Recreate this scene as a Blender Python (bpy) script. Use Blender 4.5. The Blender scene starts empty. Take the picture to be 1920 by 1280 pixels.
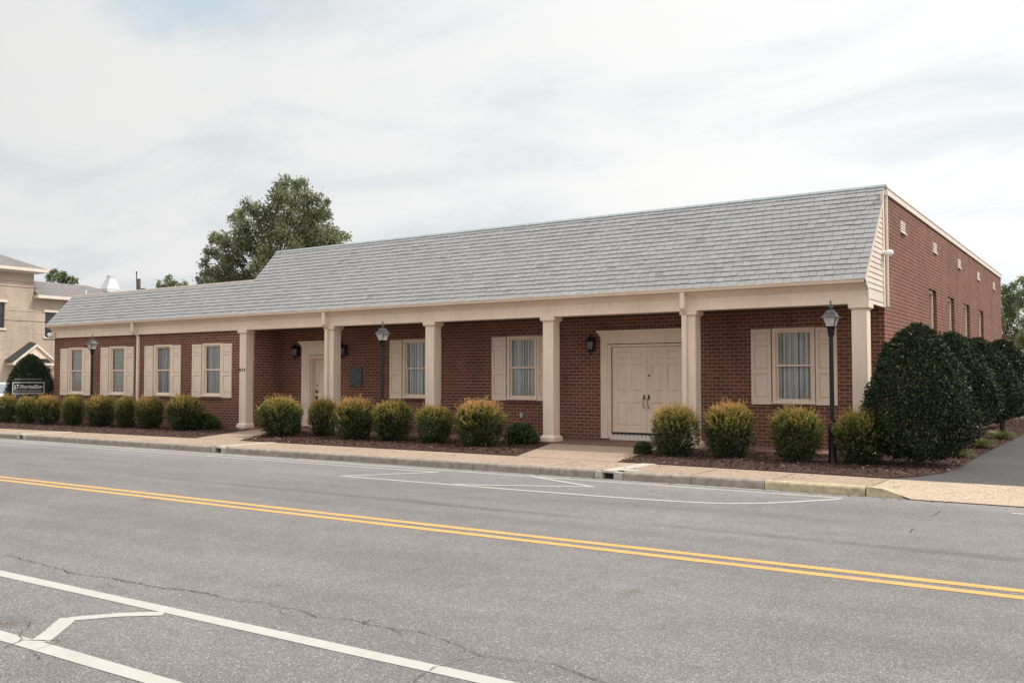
import bpy, math, random
import numpy as np
from mathutils import Vector, Matrix

random.seed(7)
RNG = np.random.default_rng(11)
SC = bpy.context.scene
COL = SC.collection
R = math.radians

# ------------------------------------------------------------------ helpers
class MB:
    """collects geometry in world coordinates and links it as ONE mesh object"""
    def __init__(self):
        self.v = []; self.f = []; self.m = []; self.c = []; self.mi = 0; self.col = None
    def add(self, pts, faces):
        b = len(self.v)
        self.v.extend([tuple(p) for p in pts])
        for f in faces:
            self.f.append(tuple(b + i for i in f)); self.m.append(self.mi); self.c.append(self.col)
        return self
    def quad(self, a, b, c, d): return self.add([a, b, c, d], [(0, 1, 2, 3)])
    def box(self, x0, x1, y0, y1, z0, z1):
        p = [(x0,y0,z0),(x1,y0,z0),(x1,y1,z0),(x0,y1,z0),(x0,y0,z1),(x1,y0,z1),(x1,y1,z1),(x0,y1,z1)]
        return self.add(p, [(0,3,2,1),(4,5,6,7),(0,1,5,4),(1,2,6,5),(2,3,7,6),(3,0,4,7)])
    def prism(self, poly, axis, a, b):
        """poly: 2-D outline; axis x: (y,z), y: (x,z), z: (x,y)"""
        n = len(poly)
        def P(p, t):
            if axis == 'x': return (t, p[0], p[1])
            if axis == 'y': return (p[0], t, p[1])
            return (p[0], p[1], t)
        pts = [P(p, a) for p in poly] + [P(p, b) for p in poly]
        fs = [tuple(range(n))[::-1], tuple(range(n, 2*n))]
        fs += [(i, (i+1) % n, n + (i+1) % n, n + i) for i in range(n)]
        return self.add(pts, fs)
    def lathe(self, prof, cx, cy, n=16, rot=0.0, sq=False, cap=True):
        """prof: list of (radius, z)"""
        pts = []
        for r, z in prof:
            for k in range(n):
                a = rot + 2*math.pi*k/n
                pts.append((cx + r*math.cos(a), cy + r*math.sin(a), z))
        fs = []
        for i in range(len(prof)-1):
            for k in range(n):
                k2 = (k+1) % n
                fs.append((i*n+k, i*n+k2, (i+1)*n+k2, (i+1)*n+k))
        if cap:
            fs.append(tuple(range(n))[::-1]); m = (len(prof)-1)*n; fs.append(tuple(m+k for k in range(n)))
        return self.add(pts, fs)
    def tube(self, path, rad, n=8):
        path = [Vector(p) for p in path]
        if not isinstance(rad, (list, tuple)): rad = [rad]*len(path)
        pts = []; up0 = Vector((0.13, 0.27, 1)).normalized()
        for i, p in enumerate(path):
            d = (path[min(i+1, len(path)-1)] - path[max(i-1, 0)]).normalized()
            u = d.cross(up0)
            if u.length < 1e-3: u = d.cross(Vector((1, 0, 0)))
            u.normalize(); w = d.cross(u)
            for k in range(n):
                a = 2*math.pi*k/n
                pts.append(p + (u*math.cos(a) + w*math.sin(a))*rad[i])
        fs = []
        for i in range(len(path)-1):
            for k in range(n):
                k2 = (k+1) % n
                fs.append((i*n+k, i*n+k2, (i+1)*n+k2, (i+1)*n+k))
        fs.append(tuple(range(n))[::-1]); m = (len(path)-1)*n; fs.append(tuple(m+k for k in range(n)))
        return self.add(pts, fs)
    def ball(self, c, rx, ry, rz, n=16, m=10):
        pts = []; fs = []
        for i in range(m+1):
            t = math.pi*i/m
            for k in range(n):
                a = 2*math.pi*k/n
                pts.append((c[0]+rx*math.sin(t)*math.cos(a), c[1]+ry*math.sin(t)*math.sin(a), c[2]-rz*math.cos(t)))
        for i in range(m):
            for k in range(n):
                fs.append((i*n+k, i*n+(k+1) % n, (i+1)*n+(k+1) % n, (i+1)*n+k))
        return self.add(pts, fs)
    def build(self, name, mat, parent=None, smooth=False, origin=None, bevel=0.0):
        if origin is None: origin = world_loc(parent) if parent is not None else Vector((0, 0, 0))
        origin = Vector(origin)
        me = bpy.data.meshes.new(name)
        V = np.array(self.v, dtype=float)
        me.from_pydata([tuple(p) for p in (V - np.array(origin))], [], self.f)
        mats = mat if isinstance(mat, (list, tuple)) else [mat]
        for m_ in mats: me.materials.append(m_)
        me.polygons.foreach_set('material_index', self.m)
        uv = me.uv_layers.new(name='UVMap')
        me.update()
        for p in me.polygons:
            n = p.normal; ax = max(range(3), key=lambda i: abs(n[i]))
            for li in p.loop_indices:
                w = self.v[me.loops[li].vertex_index]
                uv.data[li].uv = (w[1], w[2]) if ax == 0 else ((w[0], w[2]) if ax == 1 else (w[0], w[1]))
        if any(c is not None for c in self.c):
            at = me.attributes.new('tint', 'FLOAT_COLOR', 'FACE')
            at.data.foreach_set('color', np.array([(c or (1, 1, 1)) + (1,) for c in self.c], dtype=np.float32).ravel())
        if smooth:
            me.polygons.foreach_set('use_smooth', [True]*len(me.polygons))
            try: me.set_sharp_from_angle(angle=R(40))
            except Exception: pass
        o = bpy.data.objects.new(name, me); COL.objects.link(o)
        if parent is not None:
            o.parent = parent
            o.location = origin - world_loc(parent)
        else:
            o.location = origin
        if bevel:
            b = o.modifiers.new('bevel', 'BEVEL'); b.width = bevel; b.segments = 2; b.limit_method = 'ANGLE'; b.angle_limit = R(40)
        return o

def world_loc(o):
    p = Vector((0, 0, 0))
    while o is not None:
        p += Vector(o.location); o = o.parent
    return p

def tag(o, label=None, cat=None, group=None, kind=None):
    if label: o['label'] = label
    if cat: o['category'] = cat
    if group: o['group'] = group
    if kind: o['kind'] = kind
    return o

def empty(name, loc, label=None, cat=None, group=None, kind=None):
    o = bpy.data.objects.new(name, None); COL.objects.link(o)
    o.location = loc; o.empty_display_size = 0.2
    return tag(o, label, cat, group, kind)

def copy_tree(o, parent=None):
    c = o.copy(); COL.objects.link(c)
    if parent is not None: c.parent = parent
    for ch in list(o.children): copy_tree(ch, c)
    return c

# ------------------------------------------------------------------ materials
class NT:
    def __init__(self, name):
        self.mat = bpy.data.materials.new(name); self.mat.use_nodes = True
        self.t = self.mat.node_tree; self.n = self.t.nodes
        self.bsdf = self.n['Principled BSDF']; self.out = self.n['Material Output']
    def node(self, typ, ins=None, **kw):
        nd = self.n.new(typ)
        for k, v in kw.items(): setattr(nd, k, v)
        for k, v in (ins or {}).items(): self.set(nd, k, v)
        return nd
    def set(self, nd, k, v):
        s = nd.inputs[k]
        if isinstance(v, bpy.types.NodeSocket): self.t.links.new(v, s)
        elif isinstance(v, bpy.types.Node): self.t.links.new(v.outputs[0], s)
        else: s.default_value = v
    def coord(self, which='Object'): return self.node('ShaderNodeTexCoord').outputs[which]
    def noise(self, vec, scale, detail=3, rough=0.55):
        return self.node('ShaderNodeTexNoise', {'Vector': vec, 'Scale': scale, 'Detail': detail, 'Roughness': rough}).outputs['Fac']
    def ramp(self, fac, stops):
        nd = self.node('ShaderNodeValToRGB', {'Fac': fac})
        e = nd.color_ramp.elements
        while len(e) < len(stops): e.new(0.5)
        for el, (p, c) in zip(e, stops):
            el.position = p; el.color = (c if len(c) == 4 else tuple(c) + (1,))
        return nd.outputs['Color']
    def mix(self, fac, a, b, mode='MIX'):
        nd = self.node('ShaderNodeMix', data_type='RGBA', blend_type=mode)
        for i, v in ((0, fac), (6, a), (7, b)):
            s = nd.inputs[i]
            if isinstance(v, bpy.types.NodeSocket): self.t.links.new(v, s)
            else: s.default_value = (tuple(v) + (1,)) if (isinstance(v, tuple) and len(v) == 3) else v
        return nd.outputs[2]
    def math(self, op, a, b=0.0, c=None):
        nd = self.node('ShaderNodeMath', operation=op)
        for i, v in enumerate((a, b) if c is None else (a, b, c)):
            if isinstance(v, bpy.types.NodeSocket): self.t.links.new(v, nd.inputs[i])
            else: nd.inputs[i].default_value = v
        return nd.outputs[0]
    def bump(self, h, strength=0.3, dist=0.01):
        nd = self.node('ShaderNodeBump', {'Height': h, 'Strength': strength, 'Distance': dist})
        self.set(self.bsdf, 'Normal', nd.outputs[0])
    def base(self, col, rough=0.7, spec=None):
        if isinstance(col, tuple) and len(col) == 3: col = col + (1,)
        self.set(self.bsdf, 'Base Color', col); self.set(self.bsdf, 'Roughness', rough)
        if spec is not None: self.set(self.bsdf, 'Specular IOR Level', spec)

def weathered(name, col, rough=0.55):
    m = NT(name); v = m.coord('Object')
    sv = m.node('ShaderNodeMapping', {'Vector': v, 'Scale': (7, 7, .7)}).outputs[0]
    c = m.mix(1.0, m.ramp(m.noise(v, 1.1, 6, 0.65), [(0.3, tuple(x*.92 for x in col)), (0.7, tuple(x*1.05 for x in col))]), m.ramp(m.noise(sv, 1.0, 5, 0.7), [(0.28, (.88, .87, .85)), (0.5, (1, 1, 1))]), 'MULTIPLY')
    c = m.mix(m.node('ShaderNodeMapRange', {'Value': m.noise(v, 17, 4, 0.75), 'From Min': .68, 'From Max': .78}).outputs[0], c, m.mix(1.0, c, (.86, .84, .80), 'MULTIPLY'))
    m.base(c, rough, 0.3); m.bump(m.noise(v, 60, 3), 0.12, 0.003)
    return m.mat

def plain(name, col, rough=0.6, var=0.06, scale=6.0, metal=0.0, bump=0.0, spec=0.3):
    m = NT(name); v = m.coord()
    n = m.noise(v, scale, 5, 0.6)
    lo = tuple(max(0, c*(1-var*2)) for c in col); hi = tuple(min(1, c*(1+var*2)) for c in col)
    m.base(m.ramp(n, [(0.3, lo), (0.7, hi)]), rough, spec)
    m.set(m.bsdf, 'Metallic', metal)
    if bump: m.bump(m.noise(v, scale*12, 2), bump, 0.004)
    return m.mat

def brick_mat(name, c1, c2, mortar, w=0.205, h=0.081, ms=0.005, off=0.5, vert=False):
    m = NT(name); uv = m.coord('UV')
    if vert:
        uv = m.node('ShaderNodeMapping', {'Vector': uv, 'Rotation': (0, 0, R(90))}).outputs[0]
    wob = m.node('ShaderNodeTexNoise', {'Vector': uv, 'Scale': 6.0, 'Detail': 2.0})
    d = m.node('ShaderNodeVectorMath', {0: wob.outputs['Color'], 1: (0.5, 0.5, 0.5)}, operation='SUBTRACT')
    d2 = m.node('ShaderNodeVectorMath', {0: d.outputs[0]}, operation='SCALE'); d2.inputs['Scale'].default_value = 0.006
    uv2 = m.node('ShaderNodeVectorMath', {0: uv, 1: d2.outputs[0]}, operation='ADD').outputs[0]
    b = m.node('ShaderNodeTexBrick', {'Vector': uv2, 'Color1': c1 + (1,), 'Color2': c2 + (1,), 'Mortar': mortar + (1,), 'Scale': 1.0,
               'Mortar Size': ms, 'Mortar Smooth': 0.25, 'Bias': -0.1, 'Brick Width': w, 'Row Height': h})
    b.offset = off
    n1 = m.noise(uv, 0.55, 4); n2 = m.noise(uv, 38, 3, 0.7)
    c = m.mix(0.55, b.outputs['Color'], m.ramp(n1, [(0.25, (0.72, 0.72, 0.72)), (0.75, (1.22, 1.2, 1.18))]), 'MULTIPLY')
    c = m.mix(0.6, c, m.ramp(n2, [(0.25, (0.7, 0.7, 0.7)), (0.8, (1.25, 1.22, 1.2))]), 'MULTIPLY')
    stv = m.node('ShaderNodeMapping', {'Vector': uv, 'Scale': (1.6, .22, 1)}).outputs[0]
    st = m.noise(stv, 1.0, 5, 0.65)
    c = m.mix(0.8, c, m.ramp(st, [(0.30, (0.76, 0.75, 0.75)), (0.5, (1.0, 1.0, 1.0)), (0.72, (1.14, 1.12, 1.10))]), 'MULTIPLY')
    m.base(c, 0.88, 0.2)
    hgt = m.math('ADD', m.math('MULTIPLY', b.outputs['Fac'], -1.0), m.math('MULTIPLY', n2, 0.5))
    m.bump(hgt, 0.55, 0.006)
    return m.mat

def asphalt_mat(name, dark, light, bands=False, sc=1.0):
    m = NT(name); v = m.coord('Object')
    fine = m.noise(v, 78*sc, 3, 0.8)
    vor = m.node('ShaderNodeTexVoronoi', {'Vector': v, 'Scale': 100*sc, 'Randomness': 1.0})
    big = m.noise(v, 0.35, 5, 0.6); mid = m.noise(v, 3.0, 4, 0.6)
    c = m.ramp(fine, [(0.30, tuple(x*0.55 for x in dark)), (0.5, tuple((a+b)/2 for a, b in zip(dark, light))), (0.70, tuple(x*1.12 for x in light))])
    cell = m.node('ShaderNodeSeparateColor', {'Color': vor.outputs['Color']}).outputs[0]
    c = m.mix(0.7, c, m.ramp(cell, [(0.0, (0.52, 0.52, 0.53)), (0.6, (0.96, 0.96, 0.96)), (0.92, (1.3, 1.29, 1.27)), (1.0, (2.2, 2.17, 2.1))]), 'MULTIPLY')
    c = m.mix(0.8, c, m.ramp(big, [(0.3, (0.86, 0.86, 0.87)), (0.7, (1.1, 1.09, 1.08))]), 'MULTIPLY')
    c = m.mix(0.7, c, m.ramp(mid, [(0.3, (0.9, 0.9, 0.9)), (0.7, (1.08, 1.08, 1.07))]), 'MULTIPLY')
    if bands:
        ms = m.node('ShaderNodeMapping', {'Vector': v, 'Scale': (.12, .7, 1)}).outputs[0]
        dr = m.noise(ms, 1.0, 6, 0.65)
        c = m.mix(0.9, c, m.ramp(dr, [(0.3, (0.82, 0.815, 0.815)), (0.55, (1.0, 1.0, 1.0)), (0.75, (1.13, 1.12, 1.11))]), 'MULTIPLY')
        sp_ = m.noise(v, 1.3, 2, 0.4)
        c = m.mix(m.node('ShaderNodeMapRange', {'Value': sp_, 'From Min': .70, 'From Max': .80}).outputs[0], c, m.mix(1.0, c, (.78, .74, .68), 'MULTIPLY'))
        ys = m.node('ShaderNodeSeparateXYZ', {'Vector': v}).outputs['Y']
        gut = m.node('ShaderNodeMapRange', {'Value': ys, 'From Min': 10.8, 'From Max': 13.6}).outputs[0]
        c = m.mix(gut, c, m.mix(1.0, c, (1.16, 1.16, 1.16), 'MULTIPLY'))
    if bands:   # worn seam and wheel tracks running along the street
        s = m.node('ShaderNodeSeparateXYZ', {'Vector': v}); y = s.outputs['Y']
        st = m.node('ShaderNodeMapping', {'Vector': v, 'Scale': (0.25, 2.2, 1)}).outputs[0]
        wn = m.noise(st, 1.0, 4, 0.65)
        yj = m.math('ADD', y, m.math('MULTIPLY', m.math('SUBTRACT', wn, 0.5), 0.5))
        for y0, w_, k in ((9.75, 0.20, 0.70), (9.15, 0.5, 0.88), (11.15, 0.45, 0.90), (6.9, 0.45, 0.93), (5.2, 0.4, 0.94)):
            dd = m.math('ABSOLUTE', m.math('SUBTRACT', yj, y0))
            f = m.node('ShaderNodeMapRange', {'Value': dd, 'From Min': 0.0, 'From Max': w_, 'To Min': 1.0, 'To Max': 0.0}, interpolation_type='SMOOTHSTEP').outputs[0]
            f = m.math('MULTIPLY', f, m.node('ShaderNodeMapRange', {'Value': wn, 'From Min': 0.3, 'From Max': 0.62}).outputs[0])
            c = m.mix(f, c, m.mix(1.0, c, (k, k, k*1.01), 'MULTIPLY'))
    m.base(c, 0.9, 0.25)
    m.bump(m.math('ADD', fine, m.math('MULTIPLY', cell, 0.6)), 0.5, 0.006)
    return m.mat

def paint_mat(name, col, under):
    m = NT(name); v = m.coord('Object')
    w1 = m.noise(v, 55, 3, 0.8); w2 = m.noise(v, 2.2, 4, 0.7)
    wear = m.math('ADD', m.math('MULTIPLY', w1, 0.7), m.math('MULTIPLY', w2, 0.5))
    f = m.node('ShaderNodeMapRange', {'Value': wear, 'From Min': 0.635, 'From Max': 0.80}).outputs[0]
    tint = m.mix(0.5, col, m.ramp(m.noise(v, 5, 4), [(0.3, (0.85, 0.85, 0.85)), (0.7, (1.06, 1.06, 1.06))]), 'MULTIPLY')
    m.base(m.mix(f, tint, under), 0.75, 0.3)
    m.bump(w1, 0.3, 0.003)
    return m.mat

def pebble_mat(name, a, b, c3):
    m = NT(name); v = m.coord('Object')
    vor = m.node('ShaderNodeTexVoronoi', {'Vector': v, 'Scale': 70.0})
    r = m.node('ShaderNodeSeparateColor', {'Color': vor.outputs['Color']}).outputs[0]
    c = m.ramp(r, [(0.0, c3), (0.35, a), (0.75, b), (1.0, tuple(min(1, x*1.2) for x in b))])
    big = m.noise(v, 0.7, 5, 0.6); mid = m.noise(v, 5, 4)
    c = m.mix(0.7, c, m.ramp(big, [(0.3, (0.86, 0.85, 0.84)), (0.7, (1.08, 1.08, 1.07))]), 'MULTIPLY')
    c = m.mix(0.5, c, m.ramp(mid, [(0.3, (0.88, 0.87, 0.86)), (0.7, (1.08, 1.07, 1.06))]), 'MULTIPLY')
    m.base(c, 0.85, 0.25); m.bump(vor.outputs['Distance'], 0.4, 0.006)
    return m.mat

def tint_mat(name, rough=0.6, trans=0.0, spec=0.4, var=0.25, scale=3.0, bump=0.0, coat=False):
    """colour per leaf / slate / chip comes from the face attribute 'tint'"""
    m = NT(name)
    a = m.node('ShaderNodeAttribute', attribute_name='tint')
    n = m.noise(m.coord('Object'), scale, 4)
    c = m.mix(1.0, a.outputs['Color'], m.ramp(n, [(0.25, (1-var,)*3), (0.75, (1+var,)*3)]), 'MULTIPLY')
    m.base(c, rough, spec)
    if bump: m.bump(m.noise(m.coord('Object'), 40, 4), bump, 0.01)
    if trans:
        tr = m.node('ShaderNodeBsdfTranslucent', {'Color': c})
        mx = m.node('ShaderNodeMixShader', {'Fac': trans}); m.t.links.new(m.bsdf.outputs[0], mx.inputs[1]); m.t.links.new(tr.outputs[0], mx.inputs[2])
        m.t.links.new(mx.outputs[0], m.out.inputs['Surface'])
    return m.mat

def glass_mat(name, tint=(0.85, 0.9, 0.9), refl=1.0):
    m = NT(name)
    tr = m.node('ShaderNodeBsdfTransparent', {'Color': tint + (1,)})
    gl = m.node('ShaderNodeBsdfGlossy', {'Color': (refl, refl, refl, 1), 'Roughness': 0.015})
    bn = m.noise(m.coord('Object'), 1.6, 2)
    bp = m.node('ShaderNodeBump', {'Height': bn, 'Strength': 0.12, 'Distance': 0.05}); m.set(gl, 'Normal', bp.outputs[0])
    fr = m.node('ShaderNodeFresnel', {'IOR': 1.42})
    mx = m.node('ShaderNodeMixShader', {'Fac': fr.outputs[0]})
    m.t.links.new(tr.outputs[0], mx.inputs[1]); m.t.links.new(gl.outputs[0], mx.inputs[2])
    m.t.links.new(mx.outputs[0], m.out.inputs['Surface'])
    return m.mat

M = {}
M['brick'] = brick_mat('red_brick', (0.205, 0.080, 0.054), (0.130, 0.055, 0.040), (0.50, 0.355, 0.285))
M['brick_sill'] = brick_mat('red_brick_on_edge', (0.17, 0.064, 0.05), (0.11, 0.045, 0.037), (0.32, 0.22, 0.18), w=0.5, h=0.075, vert=True, off=0.0)
M['paver'] = brick_mat('brick_paving', (0.24, 0.135, 0.108), (0.18, 0.10, 0.083), (0.28, 0.20, 0.165), w=0.2, h=0.1, ms=0.004)
M['cream_brick'] = brick_mat('cream_painted_brick', (0.53, 0.43, 0.345), (0.455, 0.365, 0.29), (0.41, 0.33, 0.265), w=0.24, h=0.09, ms=0.006)
M['trim'] = weathered('cream_trim_paint', (0.81, 0.65, 0.52))
M['trim_pale'] = plain('pale_trim_paint', (0.72, 0.63, 0.54), 0.5, 0.03, 3.0)
M['siding'] = weathered('cream_siding_paint', (0.66, 0.565, 0.475))
M['white'] = plain('white_enamel', (0.78, 0.77, 0.75), 0.4, 0.02, 4.0)
M['copper'] = plain('weathered_copper', (0.36, 0.415, 0.415), 0.6, 0.10, 8.0)
M['slate'] = tint_mat('grey_slate', 0.7, spec=0.25, var=0.07, scale=1.2, bump=0.15)
M['underlay'] = plain('roof_underlay', (0.05, 0.05, 0.05), 0.9)
M['flat_roof'] = plain('flat_roof_membrane', (0.3, 0.3, 0.29), 0.9)
M['glass'] = glass_mat('window_glass', (0.95, 0.945, 0.93))
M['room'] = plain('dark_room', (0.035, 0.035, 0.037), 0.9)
def sheer():
    m = NT('sheer_curtain'); a = m.node('ShaderNodeAttribute', attribute_name='tint')
    m.base((0.80, 0.80, 0.79), 0.9, 0.1)
    tr = m.node('ShaderNodeBsdfTransparent'); mx = m.node('ShaderNodeMixShader', {'Fac': a.outputs['Fac']})
    m.t.links.new(tr.outputs[0], mx.inputs[1]); m.t.links.new(m.bsdf.outputs[0], mx.inputs[2]); m.t.links.new(mx.outputs[0], m.out.inputs['Surface'])
    return m.mat
M['curtain'] = sheer()
M['blind'] = plain('venetian_blind', (0.78, 0.76, 0.72), 0.6, 0.05, 5.0)
M['black'] = plain('black_iron', (0.013, 0.013, 0.014), 0.5, 0.2, 12.0, spec=0.3)
M['grey_iron'] = plain('weathered_lamp_metal', (0.05, 0.052, 0.056), 0.38, 0.25, 14.0, metal=0.2, spec=0.5)
M['lamp_glass'] = plain('frosted_lamp_glass', (0.50, 0.48, 0.44), 0.25, 0.08, 9.0, spec=0.6)
M['lantern_glass'] = plain('seeded_lantern_glass', (0.22, 0.22, 0.21), 0.15, 0.25, 16.0, spec=0.7)
M['brass'] = plain('aged_brass', (0.16, 0.125, 0.07), 0.3, 0.2, 12.0, metal=0.8)
M['dark_metal'] = plain('dark_metal', (0.05, 0.05, 0.05), 0.45, 0.1, 12.0, metal=0.5)
M['bronze'] = plain('bronze_plaque', (0.085, 0.085, 0.085), 0.42, 0.2, 9.0, metal=0.5)
M['asphalt'] = asphalt_mat('worn_asphalt', (0.140, 0.130, 0.126), (0.268, 0.250, 0.242), bands=True)
M['drive'] = asphalt_mat('dark_asphalt', (0.056, 0.053, 0.054), (0.102, 0.097, 0.097), sc=0.8)
M['lot'] = asphalt_mat('lot_asphalt', (0.12, 0.12, 0.12), (0.2, 0.2, 0.2), sc=0.8)
M['yellow'] = paint_mat('yellow_road_paint', (0.60, 0.335, 0.105), (0.25, 0.22, 0.18))
M['white_paint'] = paint_mat('white_road_paint', (0.44, 0.415, 0.38), (0.34, 0.32, 0.30))
M['crack'] = plain('crack_grit', (0.045, 0.040, 0.034), 0.95, 0.3, 30.0)
M['aggregate'] = pebble_mat('exposed_aggregate', (0.315, 0.228, 0.165), (0.415, 0.318, 0.243), (0.205, 0.14, 0.097))
M['apron'] = pebble_mat('worn_apron_concrete', (0.38, 0.285, 0.205), (0.48, 0.385, 0.29), (0.27, 0.20, 0.145))
M['kerb'] = plain('kerb_concrete', (0.285, 0.245, 0.205), 0.9, 0.16, 7.0, bump=0.5)
M['kerb_yellow'] = plain('faded_yellow_kerb_paint', (0.42, 0.355, 0.225), 0.85, 0.14, 9.0, bump=0.4)
M['concrete'] = plain('pale_concrete', (0.46, 0.42, 0.36), 0.9, 0.10, 9.0, bump=0.3)
M['joint'] = plain('joint_grit', (0.16, 0.12, 0.09), 0.95, 0.2, 20.0)
M['mulch'] = plain('mulch_base', (0.054, 0.030, 0.023), 0.95, 0.3, 25.0, bump=0.6)
M['chip'] = tint_mat('mulch_chips', 0.9, spec=0.15, var=0.2, scale=4.0)
M['ground'] = plain('dusty_ground', (0.20, 0.19, 0.16), 0.95, 0.25, 2.0)
M['leaf'] = tint_mat('shrub_leaf', 0.5, 0.38, 0.35, 0.18, 4.0)
M['holly'] = tint_mat('holly_leaf', 0.42, 0.08, 0.22, 0.2, 4.0)
M['treeleaf'] = tint_mat('tree_leaf', 0.5, 0.35, 0.3, 0.22, 0.5)
M['bark'] = plain('bark', (0.085, 0.065, 0.05), 0.95, 0.25, 9.0, bump=0.6)
M['shingle'] = plain('brown_grey_shingles', (0.185, 0.168, 0.16), 0.9, 0.15, 9.0, bump=0.4)
M['dark_shingle'] = plain('charcoal_shingles', (0.055, 0.055, 0.055), 0.9, 0.2, 12.0, bump=0.3)
M['dark_glass'] = plain('dark_window_glass', (0.03, 0.033, 0.037), 0.12, 0.1, 2.0, spec=0.6)
M['car_paint'] = plain('white_car_paint', (0.74, 0.75, 0.76), 0.22, 0.01, 2.0, spec=0.6)
M['car_glass'] = plain('car_glass', (0.22, 0.26, 0.29), 0.08, 0.05, 2.0, spec=0.8)
M['rubber'] = plain('tyre_rubber', (0.02, 0.02, 0.02), 0.8, 0.1, 8.0)
M['wood'] = plain('pole_wood', (0.14, 0.115, 0.095), 0.9, 0.2, 7.0)
M['sign_black'] = plain('sign_black', (0.012, 0.012, 0.013), 0.4, 0.1, 5.0)
M['sign_white'] = plain('sign_white', (0.68, 0.67, 0.64), 0.5, 0.02, 5.0)
M['flag'] = plain('orange_flag', (0.75, 0.16, 0.03), 0.6, 0.03, 5.0)

# ------------------------------------------------------------------ ground, road, pavement
KY = 13.70          # front of the kerb
ZS = 0.13           # pavement height
ZP = 0.20           # porch floor

g = MB(); g.quad((-300, -200, -0.03), (300, -200, -0.03), (300, 400, -0.03), (-300, 400, -0.03))
tag(g.build('ground', M['ground']), kind='structure')

road = MB(); road.quad((-150, -9, 0), (60, -9, 0), (60, KY + 0.06, 0), (-150, KY + 0.06, 0))
road = tag(road.build('road', M['asphalt']), kind='structure')

def strip(mb, pts, w, z, jitter=0.0):
    """flat ribbon of width w along pts"""
    pts = [Vector((p[0], p[1], 0)) for p in pts]
    L, Rr = [], []
    for i, p in enumerate(pts):
        d = (pts[min(i+1, len(pts)-1)] - pts[max(i-1, 0)]).normalized()
        n = Vector((-d.y, d.x, 0))
        ww = w*0.5*(1 + random.uniform(-jitter, jitter))
        L.append((p + n*ww)); Rr.append((p - n*ww))
    for i in range(len(pts)-1):
        a, b, c, d = Rr[i], Rr[i+1], L[i+1], L[i]
        mb.quad((a.x, a.y, z), (b.x, b.y, z), (c.x, c.y, z), (d.x, d.y, z))

def marking(name, polys, mat, z=0.003):
    mb = MB()
    for k, (pts, w) in enumerate(polys):
        fine = []
        for (a, b) in zip(pts[:-1], pts[1:]):
            n = max(1, int(math.dist(a, b)/(.035 if a[0] > -30 else .5)))
            fine += [(a[0]+(b[0]-a[0])*i/n, a[1]+(b[1]-a[1])*i/n + (random.uniform(-.0025, .0025) if i else 0)) for i in range(n)]
        fine.append(pts[-1]); strip(mb, fine, w, z + 0.0004*k, 0.045)
    o = mb.build(name, mat, road); return o

marking('yellow_centre_line', [([(-90, 8.29), (30, 8.29)], 0.125)], M['yellow'])
marking('yellow_centre_line', [([(-90, 8.035), (30, 8.035)], 0.125)], M['yellow'])
arc = [(-11.26, 11.58), (-9.5, 11.585), (-7.5, 11.59), (-6.2, 11.62), (-5.4, 11.68), (-4.9, 11.76), (-4.5, 11.90), (-4.15, 12.18), (-3.85, 12.55), (-3.56, 12.98), (-3.42, 13.19)]
marking('parking_line', [([(-90, 13.38), (-3.42, 13.30)], 0.085), ([(-90, 12.90), (-10.25, 12.97)], 0.085), (arc, 0.095),
                        ([(-11.20, 11.62), (-10.28, 12.99)], 0.10), ([(-8.9, 11.62), (-6.93, 12.55)], 0.10), ([(-8.6, 13.34), (-6.90, 12.54)], 0.10),
                        ([(-6.2, 13.585), (-4.4, 13.585)], 0.07), ([(-16.6, 12.93), (-16.3, 13.36)], 0.10), ([(-24.9, 12.9), (-24.6, 13.36)], 0.10)], M['white_paint'])
marking('parking_line', [([(-1.32, 12.98), (12, 12.98)], 0.085)], M['white_paint'])
marking('lane_edge_line', [([(-60, 4.16), (20, 4.24)], 0.125), ([(-60, 3.18), (20, 3.22)], 0.125),
                          ([(-5.72, 4.14), (-5.95, 3.94), (-6.13, 3.68)], 0.11), ([(-6.16, 3.70), (-5.95, 3.48), (-5.74, 3.25)], 0.12)], M['white_paint'])

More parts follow.
